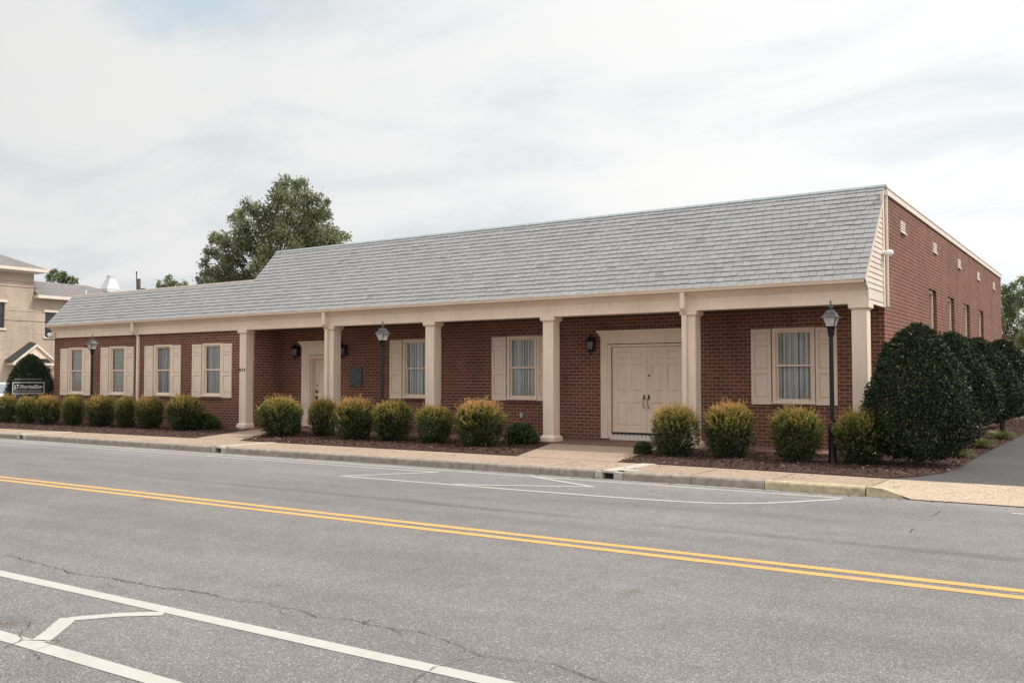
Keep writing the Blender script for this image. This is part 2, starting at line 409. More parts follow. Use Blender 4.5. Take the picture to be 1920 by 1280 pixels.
def crack(pts, w=0.011):
    out = []
    for i in range(len(pts)-1):
        a, b = Vector(pts[i] + (0,)), Vector(pts[i+1] + (0,))
        n = max(2, int((b-a).length/0.028)); o = Vector((0, 0, 0))
        for k in range(n):
            p = a.lerp(b, k/n); t = 1 - abs(2*k/n - 1)
            o = o*.75 + Vector((random.uniform(-1, 1)*.012, random.uniform(-1, 1)*.014, 0))
            out.append((p.x + o.x*t, p.y + o.y*t))
    out.append(pts[-1])
    mb = MB(); k = 0
    while k < len(out)-2:           # the crack opens and closes along its length
        n = random.randint(6, 26); ww = w*random.choice((.4, .52, .65, .8))
        strip(mb, out[k:k+n+1], ww, 0.0075, 0.7); k += n
    return mb.build('crack', M['crack'], road)
CRACKS = [([(-8.847, 4.671), (-8.314, 4.63), (-7.924, 4.604), (-7.573, 4.543), (-7.38, 4.569), (-7.079, 4.619), (-6.788, 4.62), (-6.51, 4.621), (-6.305, 4.668), (-6.074, 4.691), (-5.961, 4.702), (-5.732, 4.667), (-5.579, 4.689), (-5.363, 4.754), (-5.134, 4.716), (-5.013, 4.741), (-4.776, 4.666), (-4.582, 4.727), (-4.402, 4.746), (-4.277, 4.715), (-4.097, 4.724), (-3.933, 4.772), (-3.695, 4.721), (-3.525, 4.665), (-3.403, 4.61), (-3.286, 4.558), (-3.188, 4.585), (-3.081, 4.594), (-2.966, 4.647), (-2.836, 4.672), (-2.66, 4.613), (-2.531, 4.565), (-2.379, 4.527)], 0.012), ([(-3.293, 4.515), (-3.341, 4.37), (-3.368, 4.255), (-3.346, 4.131), (-3.301, 3.962)], 0.008), ([(-6.932, 4.477), (-6.67, 4.423), (-6.496, 4.386), (-6.516, 4.308)], 0.007), ([(-4.408, 4.742), (-4.381, 4.777), (-4.374, 4.832)], 0.007), ([(-4.112, 4.714), (-3.929, 4.608)], 0.006), ([(-5.077, 4.624), (-4.978, 4.583), (-4.895, 4.604)], 0.006), ([(-5.82, 3.085), (-5.889, 3.221), (-5.793, 3.271), (-5.693, 3.352)], 0.012), ([(-5.907, 3.238), (-6.074, 3.321), (-6.199, 3.443), (-6.302, 3.489), (-6.345, 3.46)], 0.007), ([(-5.601, 3.163), (-5.632, 3.265), (-5.664, 3.329), (-5.683, 3.417)], 0.01), ([(-5.584, 3.121), (-5.398, 3.066)], 0.009), ([(-6.409, 3.502), (-6.518, 3.695), (-6.635, 3.901), (-6.598, 4.046)], 0.005), ([(-2.095, 12.129), (-2.073, 12.463), (-2.076, 12.74)], 0.012), ([(-2.057, 10.672), (-2.08, 11.084)], 0.01), ([(-6.069, 10.006), (-5.992, 10.404), (-5.878, 10.907)], 0.008), ([(-6.002, 12.269), (-5.92, 12.632), (-5.713, 12.929)], 0.01)]
for pts, w in CRACKS: crack([tuple(p) for p in pts], w)

# kerb: cast segments with open joints, drains cut through, last lengths painted yellow
def kerb_seg(x0, x1, mat):
    mb = MB()
    prof = [(KY, -0.02), (KY + 0.012, ZS - 0.03), (KY + 0.03, ZS - 0.008), (KY + 0.055, ZS + 0.002), (KY + 0.16, ZS + 0.004), (KY + 0.16, -0.02)]
    n = max(1, int((x1 - x0)/0.5)); xs = [x0 + (x1-x0)*i/n for i in range(n+1)]
    pts = []; fs = []; m = len(prof)
    for x in xs:
        for (y, z) in prof: pts.append((x, y + random.uniform(-.004, .004), z + (random.uniform(-.003, .003) if z > 0.05 else 0)))
    for i in range(n):
        for k in range(m):
            k2 = (k+1) % m; fs.append((i*m+k, i*m+k2, (i+1)*m+k2, (i+1)*m+k))
    fs.append(tuple(range(m))); fs.append(tuple(n*m + k for k in range(m))[::-1])
    mb.add(pts, fs)
    return mb
cuts = [-90, -40, -34, -28.5, -25.55, -25.05, -21.8, -17.35, -16.85, -15.3, -14.05, -11.3, -8.6, -7.55, -7.02, -5.83, -4.66]
DR = [(-25.55, -25.05), (-17.35, -16.85), (-7.55, -7.02)]
kb = MB()
for a, b in zip(cuts[:-1], cuts[1:]):
    if (a, b) in DR: continue
    s = kerb_seg(a + 0.006, b - 0.006, None); kb.add(s.v, s.f)
kerb = tag(kb.build('kerb', M['kerb']), kind='structure')
ky = kerb_seg(-4.655, -3.22, None)
s = MB()   # tapering end of the yellow kerb
s.add([(-3.20, KY, -0.02), (-3.20, KY+.03, ZS), (-3.20, KY+.17, ZS+.004), (-3.20, KY+.17, -0.02),
       (-2.98, KY, -0.02), (-2.98, KY+.035, ZS-.015), (-2.98, KY+.18, ZS-.01), (-2.98, KY+.18, -0.02),
       (-2.66, KY+.02, -0.02), (-2.66, KY+.05, 0.012), (-2.66, KY+.16, 0.014), (-2.66, KY+.16, -0.02)],
      [(0, 1, 2, 3), (0, 4, 5, 1), (1, 5, 6, 2), (2, 6, 7, 3), (4, 8, 9, 5), (5, 9, 10, 6), (6, 10, 11, 7), (8, 11, 10, 9)])
ky.add(s.v, s.f)
tag(ky.build('yellow_kerb', M['kerb_yellow']), kind='structure')
for (a, b) in DR:
    d = MB()
    d.box(a + .01, a + .16, KY + .015, KY + .17, -0.02, ZS - .01); d.box(b - .17, b - .01, KY + .02, KY + .17, -0.02, ZS - .02)
    d.box(a + .15, b - .15, KY + .0, KY + .17, ZS - .03, ZS + .006)
    o = d.build('drain_outlet', M['concrete'], kerb)
    e = MB(); e.box(a + .165, b - .175, KY + .10, KY + .168, -0.02, ZS - .032); e.build('drain_opening', M['room'], o)

# pavement
back = [(-90, 15.0), (-29, 15.02), (-24, 15.22), (-20.0, 15.32), (-18.3, 15.32), (-10.14, 15.32), (-7.93, 15.26), (-4.5, 15.12), (-3.17, 15.02)]
pv = MB()
n = len(back)
pts = [(x, KY + .155, ZS) for x, y in back] + [(x, y, ZS) for x, y in back] + [(x, y, 0.0) for x, y in back]
pv.add(pts, [(i, i+1, n+i+1, n+i) for i in range(n-1)] + [(n+i, n+i+1, 2*n+i+1, 2*n+i) for i in range(n-1)])
pave = tag(pv.build('pavement', M['aggregate']), kind='structure')
jm = MB()
for x in (-34, -31, -28, -23.2, -20.1, -18.2, -14.0, -11.4, -8.55, -5.9, -4.6, -3.17):
    strip(jm, [(x, KY + .16), (x + 0.02, 14.4), (x + .01, 15.0)], 0.014, ZS + 0.004)
strip(jm, [(-10.2, 15.30), (-7.95, 15.26)], 0.012, ZS + 0.0065)
strip(jm, [(-20.0, 15.30), (-18.3, 15.31)], 0.012, ZS + 0.0065)
jm.build('joint', M['joint'], pave)
cs = MB()
for (a, b, y1) in ((-17.22, -16.97, 15.31), (-25.42, -25.17, 15.15), (-7.40, -7.14, 15.24)):
    cs.box(a, b, KY + .175, y1, ZS - .01, ZS + .008)
cs.build('drain_cover_strip', M['concrete'], pave)
pb = MB(); pb.add([(-7.13, KY+.17, ZS+.006), (-6.86, KY+.17, ZS+.006), (-6.78, KY+.25, ZS+.006), (-6.93, KY+.38, ZS+.006), (-7.13, KY+.40, ZS+.006)], [(0, 1, 2, 3, 4)])
pb.build('concrete_patch', M['concrete'], pave)

ap = MB()   # driveway apron, a dropped crossing
xs = [-3.165, -2.9, -2.6, -2.2, 0, 3, 30]
def apz(x, t):  # t 0 at the road, 1 at the back
    lo = ZS if x < -3.1 else (0.075 if x < -2.8 else 0.012)
    return lo + (ZS - lo)*min(1, t*1.15)
for i in range(len(xs)-1):
    for k in range(4):
        t0, t1 = k/4, (k+1)/4
        yy = lambda x, t: (KY + .155 if x < -2.7 else KY - .07) + t*(15.0 - (KY + .155 if x < -2.7 else KY - .07))
        a, b = xs[i], xs[i+1]
        ap.quad((a, yy(a, t0), apz(a, t0)), (b, yy(b, t0), apz(b, t0)), (b, yy(b, t1), apz(b, t1)), (a, yy(a, t1), apz(a, t1)))
tag(ap.build('pavement_crossing', M['apron']), kind='structure')

dv = MB(); dv.add([(-3.2, 15.0, .124), (30, 14.95, .124), (30, 70, .124), (-3.9, 70, .124), (-3.9, 16, .124)], [(0, 1, 2, 3, 4)])
dv.quad((-3.2, 15.0, .0), (30, 14.95, .0), (30, 14.95, .124), (-3.2, 15.0, .124))
tag(dv.build('driveway', M['drive']), kind='structure')
lt = MB(); lt.add([(-90, 15.0, .11), (-33.4, 15.0, .11), (-33.4, 70, .11), (-90, 70, .11)], [(0, 1, 2, 3)])
tag(lt.build('parking_lot', M['lot']), kind='structure')

wk = MB()
def walk(ol, orr):
    for (a, b), (c, d) in zip(zip(ol[:-1], ol[1:]), zip(orr[:-1], orr[1:])):
        z = lambda y: ZS + .002 + (ZP - .035 - ZS)*max(0, (y - 15.3))/3.0
        wk.quad((a[0], a[1], z(a[1])), (c[0], c[1], z(c[1])), (d[0], d[1], z(d[1])), (b[0], b[1], z(b[1])))
walk([(-20.02, 15.30), (-20.6, 16.6), (-21.4, 18.36)], [(-18.30, 15.30), (-19.1, 16.5), (-20.3, 18.36)])
walk([(-10.16, 15.31), (-10.7, 16.9), (-11.22, 18.36)], [(-7.93, 15.25), (-8.25, 16.9), (-8.5, 18.36)])
tag(wk.build('walkway', M['aggregate']), kind='structure')

# mulch beds (flat bed with thousands of loose chips)
def inside(poly, x, y):
    c = False; j = len(poly)-1
    for i in range(len(poly)):
        xi, yi = poly[i]; xj, yj = poly[j]
        if (yi > y) != (yj > y) and x < (xj-xi)*(y-yi)/(yj-yi)+xi: c = not c
        j = i
    return c
def mulch(poly, nchip, zb=0.145, pale=0.03):
    mb = MB(); n = len(poly); mb.col = (1, 1, 1)
    mb.add([(x, y, zb) for x, y in poly] + [(x, y, 0.0) for x, y in poly], [tuple(range(n))] + [(i, n+i, n+(i+1) % n, (i+1) % n) for i in range(n)])
    mb.mi = 1
    xs = [p[0] for p in poly]; ys = [p[1] for p in poly]; k = 0
    while k < nchip:
        x = random.uniform(min(xs), max(xs)); y = random.uniform(min(ys), max(ys))
        if not inside(poly, x, y): continue
        k += 1
        L = random.uniform(.02, .065); W = random.uniform(.008, .02); a = random.uniform(0, math.pi*2); t = random.uniform(-.5, .5)
        if random.random() < pale: mb.col = (random.uniform(.16, .34), random.uniform(.12, .24), random.uniform(.09, .18))
        else:
            q = random.random()**1.4; mb.col = (.045 + .098*q, .024 + .047*q, .017 + .032*q)
        z = zb + random.uniform(.004, .03)
        ca, sa, ct, st = math.cos(a), math.sin(a), math.cos(t), math.sin(t)
        d = (ca*ct*L/2, sa*ct*L/2, st*L/2); s = (-sa*W/2, ca*W/2, random.uniform(-.4, .4)*W)
        mb.quad((x-d[0]-s[0], y-d[1]-s[1], z-d[2]-s[2]), (x+d[0]-s[0], y+d[1]-s[1], z+d[2]-s[2]), (x+d[0]+s[0], y+d[1]+s[1], z+d[2]+s[2]), (x-d[0]+s[0], y-d[1]+s[1], z-d[2]+s[2]))
    return tag(mb.build('mulch_bed', [M['mulch'], M['chip']]), kind='stuff')
mulch([(-36, 15.03), (-29, 15.04), (-24, 15.24), (-20.04, 15.33), (-20.62, 16.6), (-21.42, 18.34), (-22.0, 18.46), (-33, 18.46), (-34.6, 19.5), (-36, 19.5)], 8000)
mulch([(-18.28, 15.33), (-10.18, 15.33), (-10.72, 16.9), (-11.24, 18.34), (-20.28, 18.34), (-19.08, 16.5)], 8500)
mulch([(-7.91, 15.28), (-4.5, 15.14), (-3.2, 15.03), (-2.85, 15.7), (-2.62, 16.5), (-2.55, 17.6), (-2.6, 19.2), (-2.62, 22), (-2.62, 40), (-4.2, 40), (-4.2, 18.34), (-8.48, 18.34), (-8.23, 16.9)], 15000, pale=0.05)

# ------------------------------------------------------------------ the brick building
B = empty('brick_building', (-18, 19, 0), 'long single-storey red brick building with grey slate mansard roof and columned porch', 'building')
XL, XR = -32.0, -4.22         # ends
YF, YW = 18.48, 19.80         # wing front, porch wall
XI = -21.70                   # return wall at the porch's left end
Z0E, Z1H, Z1L = 3.53, 5.60, 4.56
YE, YH, YL = 18.17, 20.05, 19.16

WIN_Z0, WIN_Z1 = 1.12, 2.73
def wall_y(mb, y, x0, x1, z0, z1, opens, depth):
    """wall facing -y with openings (ox0,ox1,oz0,oz1) and reveals going back by depth"""
    xs = sorted({x0, x1} | {o[0] for o in opens} | {o[1] for o in opens}); zs = sorted({z0, z1} | {o[2] for o in opens} | {o[3] for o in opens})
    for i in range(len(xs)-1):
        for k in range(len(zs)-1):
            cx, cz = (xs[i]+xs[i+1])/2, (zs[k]+zs[k+1])/2
            if any(o[0] < cx < o[1] and o[2] < cz < o[3] for o in opens): continue
            mb.quad((xs[i], y, zs[k]), (xs[i+1], y, zs[k]), (xs[i+1], y, zs[k+1]), (xs[i], y, zs[k+1]))
    for (a, b, c, d) in opens:
        Y = y + depth
        mb.quad((a, y, c), (a, y, d), (a, Y, d), (a, Y, c)); mb.quad((b, y, c), (b, Y, c), (b, Y, d), (b, y, d))
        mb.quad((a, y, d), (b, y, d), (b, Y, d), (a, Y, d)); mb.quad((a, y, c), (a, Y, c), (b, Y, c), (b, y, c))
def wall_x(mb, x, y0, y1, z0, z1, opens, depth):
    ys = sorted({y0, y1} | {o[0] for o in opens} | {o[1] for o in opens}); zs = sorted({z0, z1} | {o[2] for o in opens} | {o[3] for o in opens})
    for i in range(len(ys)-1):
        for k in range(len(zs)-1):
            cy, cz = (ys[i]+ys[i+1])/2, (zs[k]+zs[k+1])/2
            if any(o[0] < cy < o[1] and o[2] < cz < o[3] for o in opens): continue
            mb.quad((x, ys[i], zs[k]), (x, ys[i+1], zs[k]), (x, ys[i+1], zs[k+1]), (x, ys[i], zs[k+1]))
    for (a, b, c, d) in opens:
        X = x - depth
        mb.quad((x, a, c), (x, a, d), (X, a, d), (X, a, c)); mb.quad((x, b, c), (X, b, c), (X, b, d), (x, b, d))
        mb.quad((x, a, d), (x, b, d), (X, b, d), (X, a, d)); mb.quad((x, a, c), (X, a, c), (X, b, c), (x, b, c))

wing_c = [-30.62, -28.20, -25.77, -23.365]
porch_c = [-16.46, -12.97, -6.07]
FW = 0.455   # half width of a window frame
m = MB(); wall_y(m, YF, XL, -21.92, 0, 3.30, [(c-FW, c+FW, WIN_Z0-.01, WIN_Z1-.01) for c in wing_c], 0.10); m.build('wall', M['brick'], B)
m = MB(); wall_x(m, XI, 18.704, YW, 0.1, 3.2, [], 0); m.quad((-21.92, 18.704, .1), (XI, 18.704, .1), (XI, 18.704, 3.2), (-21.92, 18.704, 3.2)); m.build('wall', M['brick'], B)
m = MB(); wall_y(m, YW, XI, XR, 0.1, 3.2, [(c-FW, c+FW, WIN_Z0, WIN_Z1) for c in porch_c] + [(-20.53, -19.60, ZP, 2.28), (-10.42, -8.60, ZP, 2.40)], 0.22); m.build('wall', M['brick'], B)
SW = [(24.72, 25.76), (27.45, 28.53), (30.26, 31.42), (33.26, 34.48)]
m = MB(); wall_x(m, XR, YW, 39.5, 0, 5.44, [(a, b, 1.15, 3.88) for a, b in SW], 0.13); m.build('wall', M['brick'], B)
m = MB(); m.quad((XR, 39.5, 0), (XI-.6, 39.5, 0), (XI-.6, 39.5, 5.44), (XR, 39.5, 5.44)); m.quad((XI-.6, 39.5, 0), (XI-.6, 19.9, 0), (XI-.6, 19.9, 5.44), (XI-.6, 39.5, 5.44)); m.build('wall', M['brick'], B)
m = MB(); m.quad((XL, 32, 0), (XL, YF, 0), (XL, YF, 3.4), (XL, 32, 3.4)); m.quad((XI-.6, 32, 0), (XL, 32, 0), (XL, 32, 4.45), (XI-.6, 32, 4.45)); m.quad((XL, 32, 3.4), (XL, 19.1, 3.4), (XL, 19.1, 4.45), (XL, 32, 4.45)); m.build('wall', M['brick'], B)
# dark inside so that windows have depth behind them
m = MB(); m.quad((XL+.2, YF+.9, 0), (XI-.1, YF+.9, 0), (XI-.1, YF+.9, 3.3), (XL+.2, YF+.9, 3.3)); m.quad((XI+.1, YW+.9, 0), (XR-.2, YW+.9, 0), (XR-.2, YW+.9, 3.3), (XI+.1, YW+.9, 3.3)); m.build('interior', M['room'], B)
m = MB(); m.quad((XI-.6, 20.0, 5.40), (XR-.02, 20.0, 5.40), (XR-.02, 39.48, 5.40), (XI-.6, 39.48, 5.40)); m.quad((XL, 19.1, 4.42), (XI-.6, 19.1, 4.42), (XI-.6, 31.98, 4.42), (XL, 31.98, 4.42)); m.build('flat_roof', M['flat_roof'], B)
# side wall coping
m = MB(); m.box(XR-.22, XR+.035, 20.06, 39.53, 5.42, 5.575); m.box(XR-.2, XR+.05, 20.06, 39.54, 5.545, 5.585); m.box(XI-.6, XR-.23, 39.3, 39.53, 5.42, 5.57); m.build('coping', M['trim_pale'], B, bevel=0.008)

# roof: real slates, laid course by course
roof = MB()
dy, dz = YH-YE, Z1H-Z0E; Ls = math.hypot(dy, dz); uy, uz = dy/Ls, dz/Ls; ny, nz = -uz, uy
def SP(x, s, h): return (x, YE + uy*s + ny*h, Z0E + uz*s + nz*h)
sl = (YL-YE)/uy
roof.col = (.05, .05, .05)
for (xa, xb, sa, sb) in ((XL-.02, XR+.005, 0, sl), (XI-.6, XR+.005, sl, Ls)):
    roof.add([SP(xa, sa, 0), SP(xb, sa, 0), SP(xb, sb, 0), SP(xa, sb, 0), SP(xa, sa, -.06), SP(xb, sa, -.06), SP(xb, sb, -.06), SP(xa, sb, -.06)],
             [(0, 1, 2, 3), (4, 7, 6, 5), (0, 4, 5, 1), (1, 5, 6, 2), (2, 6, 7, 3), (3, 7, 4, 0)])
NC = 19; ex = Ls/NC
for r in range(NC):
    s0 = r*ex
    x0 = XL - .04 if s0 + .05 < sl else XI - .62
    x = x0 - random.uniform(0, .0)
    first = True
    while x < XR:
        w = random.uniform(.155, .225)
        if first and r % 2: w *= .6
        first = False
        xe = min(x + w, XR + .012)
        if XR - xe < .06: xe = XR + .012
        j = random.uniform(-.007, .007); t0 = random.uniform(.011, .018); k = random.uniform(-.003, .003)
        g_ = random.gauss(0, 1)
        b_ = .302*(1 + .035*g_ + (random.random() < .04)*random.uniform(-.2, .12)); wb = random.uniform(-.014, .018) + .012
        roof.col = (b_*(1.0 + wb), b_, b_*(1.0 - wb))
        top = min(s0 + ex*1.25, Ls if s0 > sl - .05 or x > XI - .6 else sl + .02)
        sb = s0 - .012 + j
        p = [SP(x+.003, sb, .009), SP(xe-.003, sb+k, .009), SP(xe-.003, top, .002), SP(x+.003, top, .002),
             SP(x+.003, sb, .009+t0), SP(xe-.003, sb+k, .009+t0), SP(xe-.003, top, .0065), SP(x+.003, top, .0065)]
        roof.add(p, [(4, 5, 6, 7)])
        roof.col = (.13, .13, .13)      # slate edges tinted dark, drawing in the shade line under each course
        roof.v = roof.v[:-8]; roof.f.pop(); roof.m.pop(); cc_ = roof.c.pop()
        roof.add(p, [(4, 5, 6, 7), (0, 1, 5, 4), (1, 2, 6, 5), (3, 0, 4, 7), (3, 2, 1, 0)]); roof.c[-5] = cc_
        x = xe
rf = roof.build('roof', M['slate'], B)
m = MB(); xx = XI - .63
while xx < XR:
    xe = min(xx + 3.0, XR + .02)
    m.add([SP(xx, Ls-.055, .03), SP(xe-.004, Ls-.055, .03), SP(xe-.004, Ls+.01, .035), SP(xx, Ls+.01, .035), SP(xx, Ls-.055, .012), SP(xe-.004, Ls-.055, .012),
           (xe-.004, YH+.16, Z1H+.0), (xx, YH+.16, Z1H+.0)], [(0, 1, 2, 3), (4, 5, 1, 0), (3, 2, 6, 7)])
    xx = xe
m.build('ridge_flashing', M['copper'], rf)
m = MB(); m.box(XL-.03, XI-.62, YL-.035, YL+.22, Z1L-.01, Z1L+.10); m.build('low_coping', M['trim_pale'], rf, bevel=.006)
m = MB(); m.add([SP(XI-.6, sl, 0), SP(XI-.6, Ls, 0), (XI-.6, YH+.3, Z1H-.05), (XI-.6, YH+.3, Z1L-.1), (XI-.6, YL, Z1L-.1)], [(0, 1, 2, 3, 4)]); m.build('cheek', M['siding'], rf)

# fascia beam with crown moulding, gutter on top of it
prof = [(18.70, 3.08), (18.385, 3.08), (18.385, 3.165), (18.40, 3.172), (18.40, 3.335), (18.375, 3.345), (18.365, 3.365), (18.30, 3.415), (18.275, 3.425), (18.275, 3.45), (18.70, 3.45)]
m = MB(); m.prism(prof, 'x', XL-.03, XR-.002); fas = m.build('fascia', M['trim'], B)
gp = [(18.27, 3.452), (18.19, 3.452), (18.165, 3.47), (18.16, 3.50), (18.145, 3.52), (18.145, 3.535), (18.16, 3.535), (18.17, 3.515), (18.27, 3.49)]
m = MB(); m.prism(gp, 'x', XL-.05, XR-.01); m.box(XL-.05, XR-.01, 18.15, 18.155, 3.5355, 3.538); m.build('gutter', M['trim'], B)
m = MB(); m.quad((XI, 18.69, 3.10), (XR-.03, 18.69, 3.10), (XR-.03, YW, 3.10), (XI, YW, 3.10)); m.build('porch_ceiling', plain('porch_dimming_boards', (.10, .075, .055), .6), B)  # unseen ceiling, coloured dark to dim the light under the porch
m = MB(); m.box(XI, XR-.005, 18.36, YW+.02, 0.0, ZP-.003); m.build('porch_floor', M['paver'], B)
m = MB()
xx = XI
while xx < XR - .02:
    m.box(xx, xx + .094, 18.335, 18.535, ZP - .075, ZP + .004); xx += .1005
m.build('porch_edge', M['paver'], B, bevel=.004)

# gable end siding at the right (and left) end of the mansard
def gable(xf, sgn, ymax, ztop, name):
    mb = MB()
    def yl(z):   # front outline of the end
        if z < 3.46: return 18.40 - (18.40-18.24)*max(0, min(1, (z-3.34)/.1))
        return YE + (z - Z0E)/(Z1H - Z0E)*(YH - YE) + .05
    z = 3.385; zs = [3.085, 3.172, 3.385]
    while z < ztop - .02:
        z = min(z + .107, ztop); zs.append(z)
    for a, b in zip(zs[:-1], zs[1:]):
        if yl(b) > ymax - .01: b = Z0E + (ymax - .012 - YE - .05)/(YH-YE)*(Z1H-Z0E)
        if b <= a: break
        o0, o1 = .016, .002
        X0, X1 = xf + sgn*o0, xf + sgn*o1
        mb.add([(X0, yl(a), a), (X0, ymax, a), (X1, ymax, b), (X1, yl(b), b), (xf - sgn*.05, yl(a), a), (xf - sgn*.05, ymax, a)], [(0, 1, 2, 3), (4, 5, 1, 0)])
    o = mb.build(name, M['siding'], B)
    rk = MB()   # raking trim under the slates
    pts = [SP(0, -.02, -.005), SP(0, (ymax + .12 - YE)/uy if ymax + .12 < YH else Ls, -.005), SP(0, (ymax + .12 - YE)/uy if ymax + .12 < YH else Ls, -.075), SP(0, -.02, -.075)]
    rk.prism([(p[1], p[2]) for p in pts], 'x', xf + sgn*.004, xf + sgn*.024)
    rk.prism([(18.41, 3.09), (18.385, 3.09), (18.40, 3.33), (18.24, 3.44), (18.24, 3.52), (18.30, 3.52), (18.45, 3.36)], 'x', xf + sgn*.0, xf + sgn*.022)
    rk.build('rake_trim', M['siding'], o)
    return o
gable(XR, 1, YW - .005, 5.5, 'gable_siding')
gable(XL, -1, 19.02, 4.42, 'gable_siding')
m = MB(); m.box(XR - .02, XR + .03, 19.70, 19.80, 3.085, 5.42); m.build('corner_board', M['trim'], B, bevel=.004)
m = MB(); m.tube([(XR + .055, 19.86, 5.46), (XR + .055, 19.86, 3.10)], .032, 8); m.box(XR+.01, XR+.1, 19.80, 19.92, 5.36, 5.47); m.build('downspout', M['trim_pale'], B, smooth=True)

# columns
cx = [-21.915, -18.365, -14.86, -11.345, -7.85, -4.385]
first = None
for i, x in enumerate(cx):
    m = MB(); h = .143; y0, y1 = 18.42, 18.706
    m.box(x-h, x+h, y0, y1, 0.1, 3.0)
    col_ = m.build('column', M['trim'], B, origin=(x, 18.56, 0.2), bevel=.006)
    m = MB(); yc = (y0+y1)/2
    for z0, z1, e0, e1 in ((2.965, 3.0, .006, .045), (3.0, 3.0785, .048, .048)):
        m.add([(x-h-e0, y0-e0, z0), (x+h+e0, y0-e0, z0), (x+h+e0, y1+e0, z0), (x-h-e0, y1+e0, z0), (x-h-e1, y0-e1, z1), (x+h+e1, y0-e1, z1), (x+h+e1, y1+e1, z1), (x-h-e1, y1+e1, z1)],
              [(0, 3, 2, 1), (4, 5, 6, 7), (0, 1, 5, 4), (1, 2, 6, 5), (2, 3, 7, 6), (3, 0, 4, 7)])
    m.build('capital', M['trim'], col_)
    m = MB()
    for z0, z1, e0, e1 in ((ZP + .001, ZP + .085, .05, .05), (ZP + .085, ZP + .105, .05, .040), (ZP + .105, ZP + .14, .042, .004)):
        m.add([(x-h-e0, y0-e0, z0), (x+h+e0, y0-e0, z0), (x+h+e0, y1+e0, z0), (x-h-e0, y1+e0, z0), (x-h-e1, y0-e1, z1), (x+h+e1, y0-e1, z1), (x+h+e1, y1+e1, z1), (x-h-e1, y1+e1, z1)],
              [(0, 3, 2, 1), (4, 5, 6, 7), (0, 1, 5, 4), (1, 2, 6, 5), (2, 3, 7, 6), (3, 0, 4, 7)])
    m.build('base', M['trim'], col_)
    if first is None: first = col_

def text_mesh(name, body, size, mat, parent, loc, rot, extrude=.002, width=None, bold=0.0):
    cu = bpy.data.curves.new(name, 'FONT'); cu.body = body; cu.size = size; cu.extrude = extrude; cu.offset = bold
    cu.align_x = 'CENTER'; cu.align_y = 'CENTER'
    ob = bpy.data.objects.new(name, cu); COL.objects.link(ob)
    bpy.context.view_layer.update()
    me = bpy.data.meshes.new_from_object(ob.evaluated_get(bpy.context.evaluated_depsgraph_get()))
    bpy.data.objects.remove(ob)
    if width:
        xs = [v.co.x for v in me.vertices]; k = width/(max(xs)-min(xs))
        for v in me.vertices: v.co.x *= k
    me.materials.clear(); me.materials.append(mat); me.name = name
    o = bpy.data.objects.new(name, me); COL.objects.link(o); o.parent = parent
    o.location = Vector(loc) - world_loc(parent); o.rotation_euler = rot
    return o
text_mesh('house_number', '8 2 0', .125, M['black'], first, (-21.925, 18.412, 1.905), (R(90), 0, 0), .005, width=.25)

# downspouts on the front
def downspout(pts, name='downspout'):
    m = MB()
    for a, b in zip(pts[:-1], pts[1:]):
        a, b = Vector(a), Vector(b); w, d = .05, .037
        m.add([(a.x-w, a.y-d, a.z), (a.x+w, a.y-d, a.z), (a.x+w, a.y+d, a.z), (a.x-w, a.y+d, a.z), (b.x-w, b.y-d, b.z), (b.x+w, b.y-d, b.z), (b.x+w, b.y+d, b.z), (b.x-w, b.y+d, b.z)],
              [(0, 3, 2, 1), (4, 5, 6, 7), (0, 1, 5, 4), (1, 2, 6, 5), (2, 3, 7, 6), (3, 0, 4, 7)])
    return m.build(name, M['trim'], B, bevel=.006)
downspout([(-27.05, 18.225, 3.455), (-27.05, 18.235, 3.16), (-27.02, 18.43, 3.02), (-27.02, 18.43, .2)])
downspout([(-18.40, 18.225, 3.455), (-18.40, 18.235, 3.12), (-18.44, 18.375, 2.985), (-18.44, 18.375, .22)])
downspout([(-7.91, 18.225, 3.455), (-7.91, 18.235, 3.12), (-7.935, 18.375, 2.985), (-7.935, 18.375, .22)])

